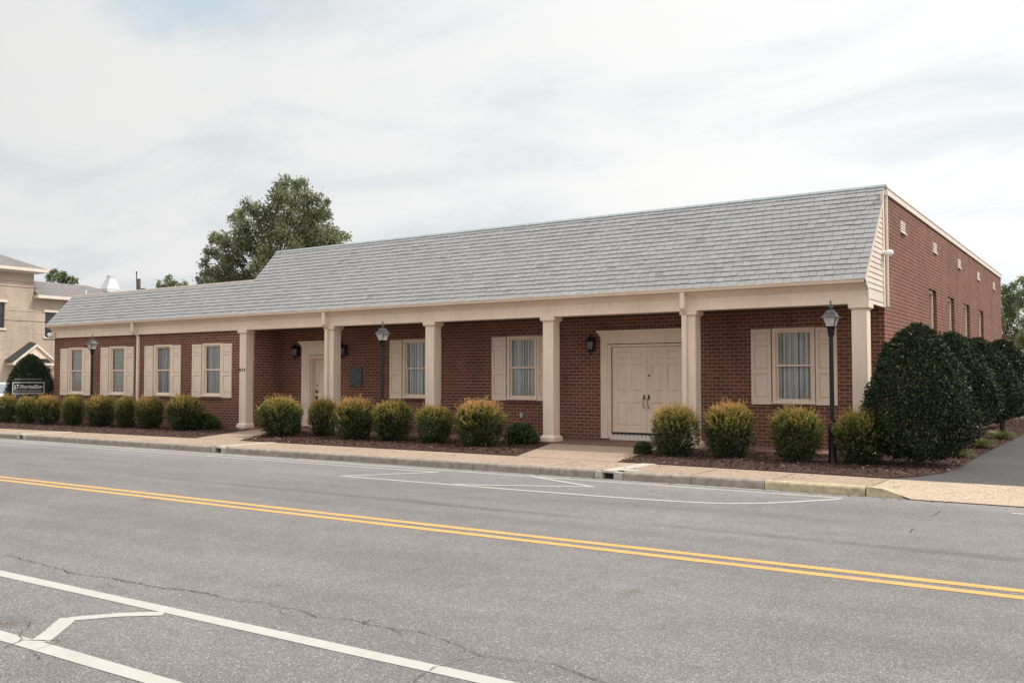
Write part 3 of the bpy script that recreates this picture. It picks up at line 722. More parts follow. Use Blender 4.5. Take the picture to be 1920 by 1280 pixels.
# windows and shutters
def window(c, y, z0, z1, blind=False):
    a, b = c - FW, c + FW; t = .075
    m = MB()
    for (x0, x1, p0, p1) in ((a, a+t, z0, z1), (b-t, b, z0, z1), (a+t, b-t, z1-t*.8, z1), (a+t, b-t, z0, z0+t*.75)):
        m.box(x0, x1, y-.025, y+.095, p0, p1)
    m.box(a-.01, b+.01, y-.05, y+.02, z0-.012, z0+.03)
    w = m.build('window', M['trim'], B, origin=(c, y, z0), bevel=.005)
    s = MB(); ia, ib = a+t, b-t; zi0, zi1 = z0+t*.75, z1-t*.8; zm = z0 + (z1-z0)*.502; k = .042
    for (p0, p1, yy) in ((zi0, zm+.02, y+.055), (zm-.02, zi1, y+.03)):
        for bx in ((ia, ia+k, p0, p1), (ib-k, ib, p0, p1), (ia+k, ib-k, p1-k, p1), (ia+k, ib-k, p0, p0+k)):
            s.box(bx[0], bx[1], yy, yy+.03, bx[2], bx[3])
    s.build('sash', M['trim'], w)
    g = MB(); g.quad((ia+.02, y+.07, zi0), (ib-.02, y+.07, zi0), (ib-.02, y+.07, zm), (ia+.02, y+.07, zm)); g.build('pane', M['glass'], w)
    g = MB(); g.quad((ia+.02, y+.045, zm), (ib-.02, y+.045, zm), (ib-.02, y+.045, zi1), (ia+.02, y+.045, zi1)); g.build('pane', M['glass'], w)
    q = MB()
    if blind:
        n = 34
        for i in range(n):
            zz = zi0 + .03 + (zi1-zi0-.05)*i/n
            q.quad((ia+.03, y+.088, zz), (ib-.03, y+.088, zz), (ib-.03, y+.108, zz+.034), (ia+.03, y+.108, zz+.034))
        for xx in (ia+.17, ib-.17): q.box(xx-.006, xx+.006, y+.080, y+.084, zi0, zi1)
        q.build('blind', M['blind'], w)
    else:
        n = 120; pts = []; ph = random.uniform(0, 6)
        for i in range(n+1):
            u = i/n; xx = ia - .02 + (ib-ia+.04)*u
            f = math.sin(u*2*math.pi*10 + ph + 1.4*math.sin(u*7 + ph)); yy = y + .115 + .022*f
            pts += [(xx, yy, zi0-.01), (xx + .006*math.sin(u*40), yy + .004*f, (zi0+zi1)/2), (xx, yy, zi1)]
        for i in range(n):
            u = (i+.5)/n; f = .8*math.sin(u*2*math.pi*8 + ph + 2.2*math.sin(u*5 + ph)) + .6*math.sin(u*97 + 3*math.sin(u*11 + ph)) + random.uniform(-.25, .25)
            d_ = min(1.0, max(.30, .76 + .34*f)); q.col = (d_, d_, d_)
            q.add([pts[3*i], pts[3*i+3], pts[3*i+4], pts[3*i+1]], [(0, 1, 2, 3)]); q.add([pts[3*i+1], pts[3*i+4], pts[3*i+5], pts[3*i+2]], [(0, 1, 2, 3)])
        q.build('curtain', M['curtain'], w, smooth=True)
    sl_ = MB(); nb = 13; wb = (b-a+.06)/nb
    for i in range(nb): sl_.box(a-.03+i*wb+.004, a-.03+(i+1)*wb-.004, y-.035, y+.05, z0-.105, z0-.014)
    sl_.build('brick_sill', M['brick_sill'], w, bevel=.004)
    return w
sh_mesh = None
def shutter(c, y, z0):
    """three raised panels in a frame"""
    global sh_mesh
    if sh_mesh is None:
        m = MB(); W, H = .435, 1.625; h = W/2
        rails = [0, .085, .41, .462, .797, .832, .955, 1.0]
        rails = [0, .085*H, .407*H, .460*H, .795*H, .83*H, .957*H, H]
        st = .062
        m.box(-h, -h+st, -.035, 0, 0, H); m.box(h-st, h, -.035, 0, 0, H)
        for a, b in ((rails[0], rails[1]), (rails[2], rails[3]), (rails[4], rails[5]), (rails[6], rails[7])): m.box(-h+st, h-st, -.035, 0, a, b)
        for a, b in ((rails[1], rails[2]), (rails[3], rails[4]), (rails[5], rails[6])):
            x0, x1 = -h+st, h-st; e = .035; g_ = .012
            m.quad((x0, -.012, a), (x1, -.012, a), (x1, -.012, b), (x0, -.012, b))
            m.add([(x0+g_, -.013, a+g_), (x1-g_, -.013, a+g_), (x1-g_, -.013, b-g_), (x0+g_, -.013, b-g_), (x0+e, -.032, a+e), (x1-e, -.032, a+e), (x1-e, -.032, b-e), (x0+e, -.032, b-e)],
                  [(4, 5, 6, 7), (0, 1, 5, 4), (1, 2, 6, 5), (2, 3, 7, 6), (3, 0, 4, 7)])
        o = m.build('shutter', M['trim'], B, origin=(0, 0, 0)); sh_mesh = o
    else:
        o = sh_mesh.copy(); COL.objects.link(o)
    o.location = Vector((c, y, z0)) - world_loc(B)
    return o
for i, c in enumerate(wing_c):
    window(c, YF, WIN_Z0-.01, WIN_Z1-.01, blind=i < 2)
    for s in (-1, 1): shutter(c + s*(FW + .028 + .2175), YF - .008, 1.075)
for c in porch_c:
    window(c, YW, WIN_Z0, WIN_Z1)
    for s in (-1, 1): shutter(c + s*(FW + .022 + .2175), YW - .008, 1.095)
# side windows: tall slots
for (a, b) in SW:
    m = MB(); x = XR - .115
    for (y0, y1, z0, z1) in ((a, a+.07, 1.15, 3.88), (b-.07, b, 1.15, 3.88), (a+.07, b-.07, 3.80, 3.88), (a+.07, b-.07, 1.15, 1.22), (a+.07, b-.07, 2.47, 2.53)): m.box(x-.03, x+.03, y0, y1, z0, z1)
    w = m.build('side_window', M['trim'], B, bevel=.004)
    g = MB(); g.quad((x-.012, a+.07, 1.2), (x-.012, b-.07, 1.2), (x-.012, b-.07, 3.8), (x-.012, a+.07, 3.8)); g.build('pane', M['glass'], w)
    g = MB(); g.quad((x-.028, a+.07, 1.2), (x-.028, b-.07, 1.2), (x-.028, b-.07, 3.8), (x-.028, a+.07, 3.8)); g.build('shade', plain('drawn_shade', (.30, .27, .24), .8), w)
# louvred vents
for y in (21.72, 25.62, 29.52, 33.42, 37.32):
    m = MB(); z0, z1 = 4.84, 5.09
    m.box(XR-.01, XR+.012, y-.23, y-.20, z0, z1); m.box(XR-.01, XR+.012, y+.20, y+.23, z0, z1); m.box(XR-.01, XR+.013, y-.2, y+.2, z1-.02, z1); m.box(XR-.01, XR+.04, y-.25, y+.25, z0-.02, z0+.012)
    for k in range(4):
        zz = z0 + .02 + k*.054
        m.add([(XR+.018, y-.2, zz), (XR+.018, y+.2, zz), (XR+.002, y+.2, zz+.042), (XR+.002, y-.2, zz+.042), (XR+.003, y-.2, zz+.002), (XR+.003, y+.2, zz+.002)], [(0, 1, 2, 3), (4, 5, 1, 0)])
    v = m.build('vent', M['trim_pale'], B)
    m = MB(); m.quad((XR+.0015, y-.2, z0), (XR+.0015, y+.2, z0), (XR+.0015, y+.2, z1), (XR+.0015, y-.2, z1)); m.build('duct', M['room'], v)

# entrances
def panel_door(name, x0, x1, y, z0, z1, parent, rows, cols):
    m = MB(); W, H = x1-x0, z1-z0
    xsb = [0] + [v for c in cols for v in c] + [1]; zsb = [0] + [v for r in rows for v in r] + [1]
    pan = [(c, r) for c in cols for r in rows]
    xs = [x0 + W*v for v in xsb]; zs = [z1 - H*v for v in zsb]
    for i in range(len(xs)-1):
        for k in range(len(zs)-1):
            fx, fz = (xsb[i]+xsb[i+1])/2, (zsb[k]+zsb[k+1])/2
            if any(c[0] < fx < c[1] and r[0] < fz < r[1] for c, r in pan): continue
            m.quad((xs[i], y, zs[k+1]), (xs[i+1], y, zs[k+1]), (xs[i+1], y, zs[k]), (xs[i], y, zs[k]))
    for c, r in pan:
        a, b = x0+W*c[0], x0+W*c[1]; t, u = z1-H*r[0], z1-H*r[1]; d = .024; e = .055
        o = [(a, y, u), (b, y, u), (b, y, t), (a, y, t)]; i1 = [(a+.012, y+d, u+.012), (b-.012, y+d, u+.012), (b-.012, y+d, t-.012), (a+.012, y+d, t-.012)]
        i2 = [(a+.022, y+d, u+.022), (b-.022, y+d, u+.022), (b-.022, y+d, t-.022), (a+.022, y+d, t-.022)]
        i3 = [(a+e, y+.004, u+e), (b-e, y+.004, u+e), (b-e, y+.004, t-e), (a+e, y+.004, t-e)]
        for A, Bq in ((o, i1), (i1, i2), (i2, i3)):
            for k in range(4): m.quad(A[k], A[(k+1) % 4], Bq[(k+1) % 4], Bq[k])
        m.add(i3, [(0, 1, 2, 3)])
    m.add([(x0, y, z0), (x0, y, z1), (x0, y+.04, z1), (x0, y+.04, z0), (x1, y, z0), (x1, y, z1), (x1, y+.04, z1), (x1, y+.04, z0)], [(0, 3, 2, 1), (4, 5, 6, 7), (0, 4, 7, 3), (1, 2, 6, 5)])
    return m.build(name, M['trim'], parent)
def surround(xo0, xo1, xi0, xi1, zi, ztop, y):
    """casing with pilasters, frieze and crown"""
    m = MB(); z0 = ZP + .03
    m.box(xo0, xi0-.055, y-.045, y+.01, z0, zi+.075); m.box(xi1+.055, xo1, y-.045, y+.01, z0, zi+.075)
    m.box(xi0-.055, xi0, y-.028, y+.01, z0, zi+.055); m.box(xi1, xi1+.055, y-.028, y+.01, z0, zi+.055); m.box(xi0-.055, xi1+.055, y-.030, y+.01, zi, zi+.055)
    m.box(xo0, xo1, y-.047, y+.01, zi+.075, ztop-.155)
    zc = ztop-.155
    for p in [[(y+.01, zc), (y-.055, zc), (y-.06, zc+.03), (y-.075, zc+.05), (y-.085, zc+.075), (y-.12, zc+.115), (y-.125, zc+.155), (y+.01, zc+.155)]]:
        n = len(p); e = .1
        pts = []
        for (yy, zz) in p:
            o = max(0, (y-.047) - yy); pts.append((xo0-o, yy, zz))
        for (yy, zz) in p:
            o = max(0, (y-.047) - yy); pts.append((xo1+o, yy, zz))
        m.add(pts, [tuple(range(n)), tuple(range(n, 2*n))[::-1]] + [(i, n+i, n+(i+1) % n, (i+1) % n) for i in range(n)])
    return m.build('door_surround', M['trim'], B)
sixrows = [(.05, .15), (.20, .53), (.65, .93)]; sixcols = [(.134, .457), (.557, .877)]
surround(-20.87, -19.26, -20.53, -19.60, 2.28, 2.765, YW)
m = MB()
for (x0, x1) in ((-20.53, -20.49), (-19.64, -19.60)):
    m = MB(); m.box(x0, x1, YW+.01, YW+.215, ZP+.04, 2.28); m.build('door_jamb', M['trim'], B)
m = MB(); m.box(-20.49, -19.64, YW+.01, YW+.215, 2.24, 2.28); m.build('door_lining', M['trim'], B); m = MB(); m.box(-20.53, -19.60, YW-.02, YW+.215, ZP+.001, ZP+.04); m.build('threshold', M['trim'], B)
d1 = panel_door('single_door', -20.49, -19.64, YW+.18, ZP+.04, 2.24, B, sixrows, sixcols)
m = MB(); m.lathe([(.03, 0), (.03, .01)], 0, 0); m = MB()
for z, r in ((1.08, .036), (1.26, .030)):
    k_ = MB(); k_.ball((-20.42, YW+.14, z), r, r*1.15, r); k_.build('knob', M['dark_metal'], d1, smooth=True)
m.box(-20.45, -20.39, YW+.16, YW+.181, .98, 1.13); m.build('knob_plate', M['dark_metal'], d1); m = MB(); m.box(-20.445, -20.395, YW+.165, YW+.181, 1.22, 1.30); m.build('knob_plate', M['dark_metal'], d1); m = MB(); m.box(-20.44, -20.40, YW+.17, YW+.181, 1.43, 1.48); m.build('lock', M['dark_metal'], d1)
surround(-10.69, -8.33, -10.46, -8.56, 2.40, 2.795, YW)
m = MB(); m.box(-10.46, -10.42, YW-.02, YW+.10, ZP+.03, 2.40); m.build('door_jamb', M['trim'], B); m = MB(); m.box(-8.60, -8.56, YW-.02, YW+.10, ZP+.03, 2.40); m.build('door_jamb', M['trim'], B)
for (a, b, hx) in ((-10.415, -9.513, -9.57), (-9.507, -8.605, -9.45)):
    d = panel_door('double_door', a, b, YW+.03, .385, 2.395, B, sixrows, sixcols)
    m = MB(); yh = YW-.02
    m.tube([(hx-.012, YW+.03, 1.22), (hx-.01, yh-.01, 1.215), (hx-.012, yh-.03, 1.17), (hx+.008, yh-.03, 1.00), (hx+.012, yh-.01, .96), (hx+.012, YW+.03, .955)], [.009, .008, .008, .009, .008, .008], 8)
    m.box(hx-.03, hx+.018, YW+.018, YW+.03, 1.16, 1.27); m.build('handle', M['brass'], d, smooth=True)
    if a > -9.6:
        m = MB(); m.ball((a+.055, YW+.022, 1.72), .028, .018, .028); m.build('lock', M['brass'], d, smooth=True)
m = MB(); m.box(-10.44, -8.58, YW-.06, YW+.12, ZP+.004, .30)
xx = -10.43
while xx < -8.6:
    m.box(xx, xx+.055, YW-.045, YW+.03, .30, .335); xx += .105
m.build('threshold', M['trim_pale'], B)
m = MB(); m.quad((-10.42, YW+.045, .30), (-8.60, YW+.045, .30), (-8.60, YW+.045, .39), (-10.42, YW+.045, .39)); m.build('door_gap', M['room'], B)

# ------------------------------------------------------------------ things fixed to the building
def wall_lantern(x, label):
    o = empty('wall_lantern', (x, YW, 2.43), label, 'wall lantern', 'black carriage lanterns on the porch wall')
    m = MB(); y = YW - .185; 
    m.box(x-.045, x+.045, YW-.025, YW-.001, 2.32, 2.62)
    m.tube([(x, YW-.02, 2.36), (x, YW-.10, 2.25), (x, y, 2.24), (x, y, 2.29)], .012, 6)
    m.tube([(x, YW-.02, 2.58), (x, YW-.09, 2.68), (x, y, 2.68), (x, y, 2.63)], .011, 6)
    m.build('bracket', M['black'], o, smooth=True)
    m = MB()
    m.lathe([(.012, 2.70), (.02, 2.68), (.03, 2.645), (.04, 2.63), (.10, 2.585), (.125, 2.545), (.105, 2.54), (.1, 2.53)], x, y, 6)
    m.lathe([(.05, 2.345), (.062, 2.33), (.045, 2.30), (.02, 2.26), (.016, 2.22), (.004, 2.20)], x, y, 6)
    for k in range(6):
        a = math.pi/3*k; m.tube([(x+.1*math.cos(a), y+.1*math.sin(a), 2.54), (x+.055*math.cos(a), y+.055*math.sin(a), 2.34)], .008, 5)
    m.build('frame', M['black'], o)
    m = MB(); m.lathe([(.05, 2.345), (.072, 2.43), (.092, 2.535)], x, y, 6); m.build('glass', M['lantern_glass'], o)
    m = MB(); m.lathe([(.012, 2.35), (.014, 2.43), (.004, 2.455)], x, y, 8); m.build('bulb', M['white'], o, smooth=True)
wall_lantern(-21.02, 'black wall lantern on brick left of the single panelled door')
wall_lantern(-19.07, 'black wall lantern half hidden behind the column right of the single door')
wall_lantern(-10.90, 'black wall lantern on brick left of the double doors')
m = MB(); m.box(-18.93, -18.43, YW-.03, YW-.001, 1.41, 1.98); pq = m.build('plaque', M['bronze'], None, bevel=.006, origin=(-18.68, YW, 1.41))
m = MB(); m.box(-18.90, -18.88, YW-.036, YW-.031, 1.44, 1.95); m.box(-18.48, -18.46, YW-.036, YW-.031, 1.44, 1.95); m.box(-18.88, -18.48, YW-.036, YW-.031, 1.93, 1.95); m.box(-18.88, -18.48, YW-.036, YW-.031, 1.44, 1.46)
m.build('raised_border', M['bronze'], pq)
tag(pq, 'dark bronze plaque on the brick wall right of the single door', 'plaque')
m = MB(); m.box(-13.02, -12.92, YW-.04, YW-.001, .66, .79); ob = m.build('outlet_box', plain('outlet_grey', (.32, .34, .35), .5), None, bevel=.008, origin=(-12.97, YW, .66))
m = MB(); m.box(-13.008, -12.932, YW-.05, YW-.041, .672, .778); m.build('cover', plain('outlet_cover', (.4, .42, .43), .4), ob)
tag(ob, 'small grey outlet box low on the brick under a shuttered porch window', 'outlet box')
o = empty('globe_light', (XR+.02, 19.62, 4.17), 'white oval globe light on the siding at the right gable end', 'wall light')
m = MB(); m.tube([(XR+.01, 19.66, 4.17), (XR+.075, 19.66, 4.17)], .05, 12); m.build('mount', M['white'], o, smooth=True)
m = MB(); m.ball((XR+.14, 19.66, 4.165), .085, .075, .068); m.build('globe', plain('opal_globe', (.85, .84, .82), .25), o, smooth=True)
o = empty('security_camera', (-31.82, 18.38, 3.2), 'white security camera under the eave at the left end of the brick building', 'camera')
m = MB(); m.tube([(-31.80, 18.39, 3.27), (-31.80, 18.26, 3.22)], .04, 10); m.ball((-31.84, 18.22, 3.17), .11, .1, .1); m.build('housing', M['white'], o, smooth=True)
m = MB(); m.tube([(-31.86, 18.15, 3.14), (-31.88, 18.10, 3.13)], .045, 10); m.build('lens', M['black'], o, smooth=True)

# lamp posts
def lamp_post(x, y, z0, label):
    o = empty('lamp_post', (x, y, z0), label, 'lamp post', 'black lamp posts in the mulch beds')
    m = MB(); m.lathe([(.062, z0+.62), (.05, z0+.68), (.043, z0+.74), (.040, 1.6), (.038, 2.44)], x, y, 14); m.build('pole', M['black'], o, smooth=True)
    m = MB(); m.lathe([(.088, z0-.03), (.088, z0+.04), (.072, z0+.07), (.07, z0+.30), (.064, z0+.52), (.072, z0+.53), (.076, z0+.56), (.066, z0+.59), (.060, z0+.63)], x, y, 16); m.build('base', M['black'], o, smooth=True)
    q = math.sqrt(2)
    m = MB(); m.lathe([(.042, 2.41), (.058, 2.44), (.062, 2.50), (.068, 2.555), (.088, 2.575), (.088, 2.585)], x, y, 12); m.build('collar', M['black'], o, smooth=True)
    m = MB(); m.lathe([(.070*q, 2.587), (.118*q, 2.742)], x, y, 4, R(45)); lan = m.build('glass', M['lamp_glass'], o)
    m = MB()
    for sx in (-1, 1):
        for sy in (-1, 1):
            m = MB(); m.tube([(x+sx*.073, y+sy*.073, 2.585), (x+sx*.121, y+sy*.121, 2.744)], .009, 5); m.build('corner_bar', M['black'], lan)
    m = MB(); m.lathe([(.118*q, 2.742), (.152*q, 2.742), (.150*q, 2.752), (.118*q, 2.768), (.098*q, 2.80), (.082*q, 2.84), (.055*q, 2.87), (.032*q, 2.882)], x, y, 4, R(45)); m.build('cap', M['grey_iron'], o)
    m = MB(); m.lathe([(.03, 2.88), (.024, 2.905), (.022, 2.92), (.05, 2.932), (.046, 2.942), (.018, 2.95), (.014, 2.97), (.022, 2.985), (.012, 2.995), (.010, 3.005), (.024, 3.03), (.014, 3.046), (.006, 3.055), (.003, 3.075)], x, y, 12); m.build('finial', M['grey_iron'], o, smooth=True)
lamp_post(-27.62, 17.2, .15, 'black lamp post before the wing wall between two windows with blinds')
lamp_post(-15.35, 17.2, .15, 'black lamp post between the wall plaque and a shuttered porch window')
lamp_post(-4.56, 17.1, .15, 'black lamp post by the right end column, fully visible down to its base')

# hanging sign at the left end
o = empty('hanging_sign', (-32.15, 17.6, .15), 'black hanging sign with white border and lettering in front of a dark holly', 'sign')
sx = -32.2; y0, y1 = 17.12, 18.25; z0, z1 = 1.12, 1.525
m = MB(); m.box(sx-.03, sx, y0, y1, z0, z1); bd = m.build('board', M['sign_black'], o)
m = MB(); t = .024
for (a, b, c, d) in ((y0, y1, z0, z0+t), (y0, y1, z1-t, z1), (y0, y0+t, z0+t, z1-t), (y1-t, y1, z0+t, z1-t)): m.box(sx, sx+.006, a, b, c, d)
m.build('border', M['sign_white'], bd)
rot = (R(90), 0, R(90))
text_mesh('lettering', 'J.T.Morriss&Son', .185, M['sign_white'], bd, (sx+.004, (y0+y1)/2, 1.365), rot, .002, width=1.0, bold=.004)
text_mesh('lettering', 'FUNERAL HOME & CREMATION SERVICE', .06, M['sign_white'], bd, (sx+.004, (y0+y1)/2, 1.205), rot, .002, width=.97)
m = MB(); m.box(sx+.0005, sx+.004, y0+.12, y1-.12, 1.262, 1.268); m.build('rule', M['sign_white'], bd)
m = MB(); m.tube([(sx-.015, 18.32, .1), (sx-.015, 18.32, 1.72)], .035, 10); m.build('post', M['black'], o, smooth=True)
m = MB(); m.tube([(sx-.015, 16.93, 1.585), (sx-.015, 18.32, 1.585)], .016, 8); m.tube([(sx-.015, 17.3, 1.585), (sx-.015, 17.3, 1.52)], .008, 6); m.tube([(sx-.015, 18.1, 1.585), (sx-.015, 18.1, 1.52)], .008, 6); m.build('arm', M['black'], o, smooth=True)
m = MB()
for k in range(13): m.ball((sx-.015, 17.22+k*.075, 1.625+.001*k), .012, .02, .011, 8, 6)
m.build('scroll_beads', M['sign_white'], o, smooth=True)

# ------------------------------------------------------------------ vegetation
def leaf_object(name, pos, dirv, nrm, L, W, tint, mat, parent=None):
    n = len(pos)
    d = dirv/np.linalg.norm(dirv, axis=1, keepdims=True)
    s = np.cross(d, nrm); s /= (np.linalg.norm(s, axis=1, keepdims=True) + 1e-9)
    up = np.cross(s, d)
    L = L[:, None]; W = W[:, None]
    v = np.stack([pos, pos + d*L*.45 + s*W*.5 + up*W*.12, pos + d*L, pos + d*L*.45 - s*W*.5 + up*W*.12], axis=1).reshape(-1, 3)
    me = bpy.data.meshes.new(name)
    me.vertices.add(4*n); me.vertices.foreach_set('co', v.astype(np.float32).ravel())
    me.loops.add(4*n); me.loops.foreach_set('vertex_index', np.arange(4*n, dtype=np.int32))
    me.polygons.add(n); me.polygons.foreach_set('loop_start', np.arange(0, 4*n, 4, dtype=np.int32))
    me.materials.append(mat)
    me.update(calc_edges=True)
    at = me.attributes.new('tint', 'FLOAT_COLOR', 'FACE')
    at.data.foreach_set('color', np.concatenate([np.clip(tint, 0, 1), np.ones((n, 1))], axis=1).astype(np.float32).ravel())
    o = bpy.data.objects.new(name, me); COL.objects.link(o)
    if parent is not None: o.parent = parent
    return o
def unit(n, rng):
    v = rng.normal(size=(n, 3)); return v/np.linalg.norm(v, axis=1, keepdims=True)
def lerp(a, b, t): return a + (b - a)*t
def pal(t, stops):
    """piecewise colour palette"""
    xs = [s[0] for s in stops]; cs = np.array([s[1] for s in stops])
    return np.stack([np.interp(t, xs, cs[:, k]) for k in range(3)], axis=1)

def make_shrub(seed, R_=.5, H=.95, sprays=980, per=14, flush=1.0, low=False, wob=1.0):
    """clipped shrub of feathery sprays: new growth at the tips is orange and yellow-green"""
    rng = np.random.default_rng(seed)
    root = empty('low_shrub' if low else 'shrub', (0, 0, 0))
    n = sprays
    th = rng.uniform(0, 2*np.pi, n); t = rng.beta(1.25, .85, n)*.97 + .02
    side = rng.random(n) < .72
    lump = 1 + .05*wob*np.sin(3*th + rng.uniform(0, 6)) + .045*wob*np.sin(5*th + 4*t + rng.uniform(0, 6)) + .045*wob*np.sin(9*t + 2*th + rng.uniform(0, 6))
    def prof(t):
        lo = .70 + .30*np.clip(t/.45, 0, 1)**.7
        hi = np.clip(1 - (np.clip(t - .47, 0, 1)/.55)**2.2, 0, 1)**(1/2.2)
        return np.where(t < .47, lo, hi) if not low else np.sqrt(np.clip(1 - t**2.2, 0, 1))
    depth = np.where(rng.random(n) < .75, rng.uniform(.86, 1.0, n), rng.uniform(.4, .86, n))
    # top cap sprays: sample disc
    cap = ~side
    rr = np.where(cap, np.sqrt(rng.random(n))*.95, prof(t)*depth)
    tz = np.where(cap, .47 + .53*np.clip(1 - rr**2.2, 0, 1)**(1/2.2) - rng.uniform(0, .06, n), t)
    if low: tz = np.where(cap, np.clip(1 - rr**2.2, 0, 1)**.5*.98, t)
    x = np.cos(th)*rr*R_*lump; y = np.sin(th)*rr*R_*lump; z = .05*H + tz*H*.88
    out = np.stack([np.cos(th)*rr, np.sin(th)*rr, (tz - .45)*1.3], axis=1)
    ax = out*0.85 + np.array([0, 0, .55]) + rng.normal(size=(n, 3))*.28
    ax /= np.linalg.norm(ax, axis=1, keepdims=True)
    stray = np.where(rng.random(n) < .16, rng.uniform(1.5, 2.5, n), rng.uniform(.8, 1.25, n)) if not low else np.ones(n)
    # young growth: more of it high up and outside, in patches
    patch = np.sin(2.3*th + 5*tz + rng.uniform(0, 6))*.12 + np.sin(4.1*th + rng.uniform(0, 6))*.08
    young = np.clip((tz - .42)*1.45 + .10 + patch + rng.normal(size=n)*.20, 0, 1)*flush
    pos = []; dr = []; nr = []; tn = []; Ln = []; Wn = []
    for k in range(per):
        u = (k + rng.random(n))/per
        p = np.stack([x, y, z], axis=1) + ax*((u*stray)[:, None]*.10*H/.95 - .05)
        dd = ax*(.55 + .6*u[:, None]) + unit(n, rng)*.75
        pos.append(p); dr.append(dd); nr.append(unit(n, rng) + ax*.3)
        y_ = np.clip(young*(.35 + .8*u) + rng.normal(size=n)*.06, 0, 1)
        c = pal(y_, [(0, (.060, .080, .024)), (.2, (.105, .125, .032)), (.42, (.21, .21, .048)), (.65, (.37, .305, .072)), (.85, (.54, .36, .115)), (1, (.64, .34, .16))]) if not low else \
            pal(np.clip(rng.random(n)*.65 + .35*u, 0, 1), [(0, (.028, .050, .018)), (.5, (.075, .12, .036)), (.8, (.14, .20, .06)), (1, (.22, .27, .09))])
        c = c*(1 + rng.normal(size=(n, 1))*.16)
        tn.append(c); Ln.append(rng.uniform(.026, .054, n)*(1 if not low else .85)); Wn.append(rng.uniform(.009, .017, n)*(1 if not low else 1.5))
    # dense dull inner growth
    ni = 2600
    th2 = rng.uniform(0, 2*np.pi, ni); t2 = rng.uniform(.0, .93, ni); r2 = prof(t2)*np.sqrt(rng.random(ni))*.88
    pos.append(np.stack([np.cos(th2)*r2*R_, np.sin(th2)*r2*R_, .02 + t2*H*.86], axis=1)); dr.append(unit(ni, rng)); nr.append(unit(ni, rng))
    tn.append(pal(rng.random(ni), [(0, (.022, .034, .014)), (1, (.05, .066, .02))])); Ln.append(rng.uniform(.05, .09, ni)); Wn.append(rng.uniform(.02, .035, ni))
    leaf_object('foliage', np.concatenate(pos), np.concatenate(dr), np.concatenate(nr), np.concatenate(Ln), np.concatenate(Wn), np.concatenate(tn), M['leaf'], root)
    m = MB()
    for k in range(9):
        a = rng.uniform(0, 6.28); q = rng.uniform(.3, .75)*R_; hh = rng.uniform(.5, .8)*H
        m.tube([(.05*math.cos(a), .05*math.sin(a), -.03), (q*.5*math.cos(a), q*.5*math.sin(a), hh*.5), (q*math.cos(a+.3), q*math.sin(a+.3), hh)], [.012, .009, .004], 5)
    m.build('stems', M['bark'], root)
    return root

def make_holly(seed, R_=.95, H=2.4, n=30000, z0=.10):
    rng = np.random.default_rng(seed)
    root = empty('holly', (0, 0, 0))
    t = rng.beta(1.15, 1.1, n); th = rng.uniform(0, 2*np.pi, n)
    prof = lambda t: np.interp(t, [0, .05, .12, .24, .40, .58, .74, .87, .95, 1], [.40, .66, .88, .98, 1.0, .88, .68, .46, .27, .06])
    p1, p2, p3 = rng.uniform(0, 6, 3)
    lump = 1 + .055*np.sin(4*th + 7*t + p1) + .05*np.sin(7*th - 11*t + p2) + .045*np.sin(3*th + 15*t + p3) + .03*np.sin(13*th + 23*t)
    depth = np.where(rng.random(n) < .8, 1 - .16*rng.random(n)**1.5, rng.uniform(.3, .85, n))
    r = prof(t)*depth*lump*R_ + (rng.random(n) < .05)*rng.uniform(0, .07, n)
    pos = np.stack([np.cos(th)*r, np.sin(th)*r, z0 + t*(H - z0) + rng.normal(size=n)*.02], axis=1)
    out = np.stack([np.cos(th), np.sin(th), (t - .35)*1.4], axis=1); out /= np.linalg.norm(out, axis=1, keepdims=True)
    dr = out*.5 + np.array([0, 0, .35]) + unit(n, rng)*.8
    nr = out + unit(n, rng)*.55
    q = rng.random(n)
    c = pal(q, [(0, (.010, .017, .008)), (.6, (.019, .031, .012)), (.9, (.036, .053, .018)), (1, (.09, .115, .045))])
    leaf_object('foliage', pos, dr, nr, rng.uniform(.045, .075, n), rng.uniform(.024, .038, n), c, M['holly'], root)
    m = MB()
    m.tube([(0, 0, -.05), (.02, .01, .5), (0, .02, 1.3), (.02, 0, H*.85)], [.07, .06, .045, .012], 8)
    for k in range(10):
        a = rng.uniform(0, 6.28); hh = rng.uniform(.15, .75)*H; q = .8*R_*float(prof(hh/H))
        m.tube([(0, 0, hh*.7), (q*.6*math.cos(a), q*.6*math.sin(a), hh*.9), (q*math.cos(a), q*math.sin(a), hh)], [.025, .015, .005], 5)
    m.build('trunk', M['bark'], root)
    return root

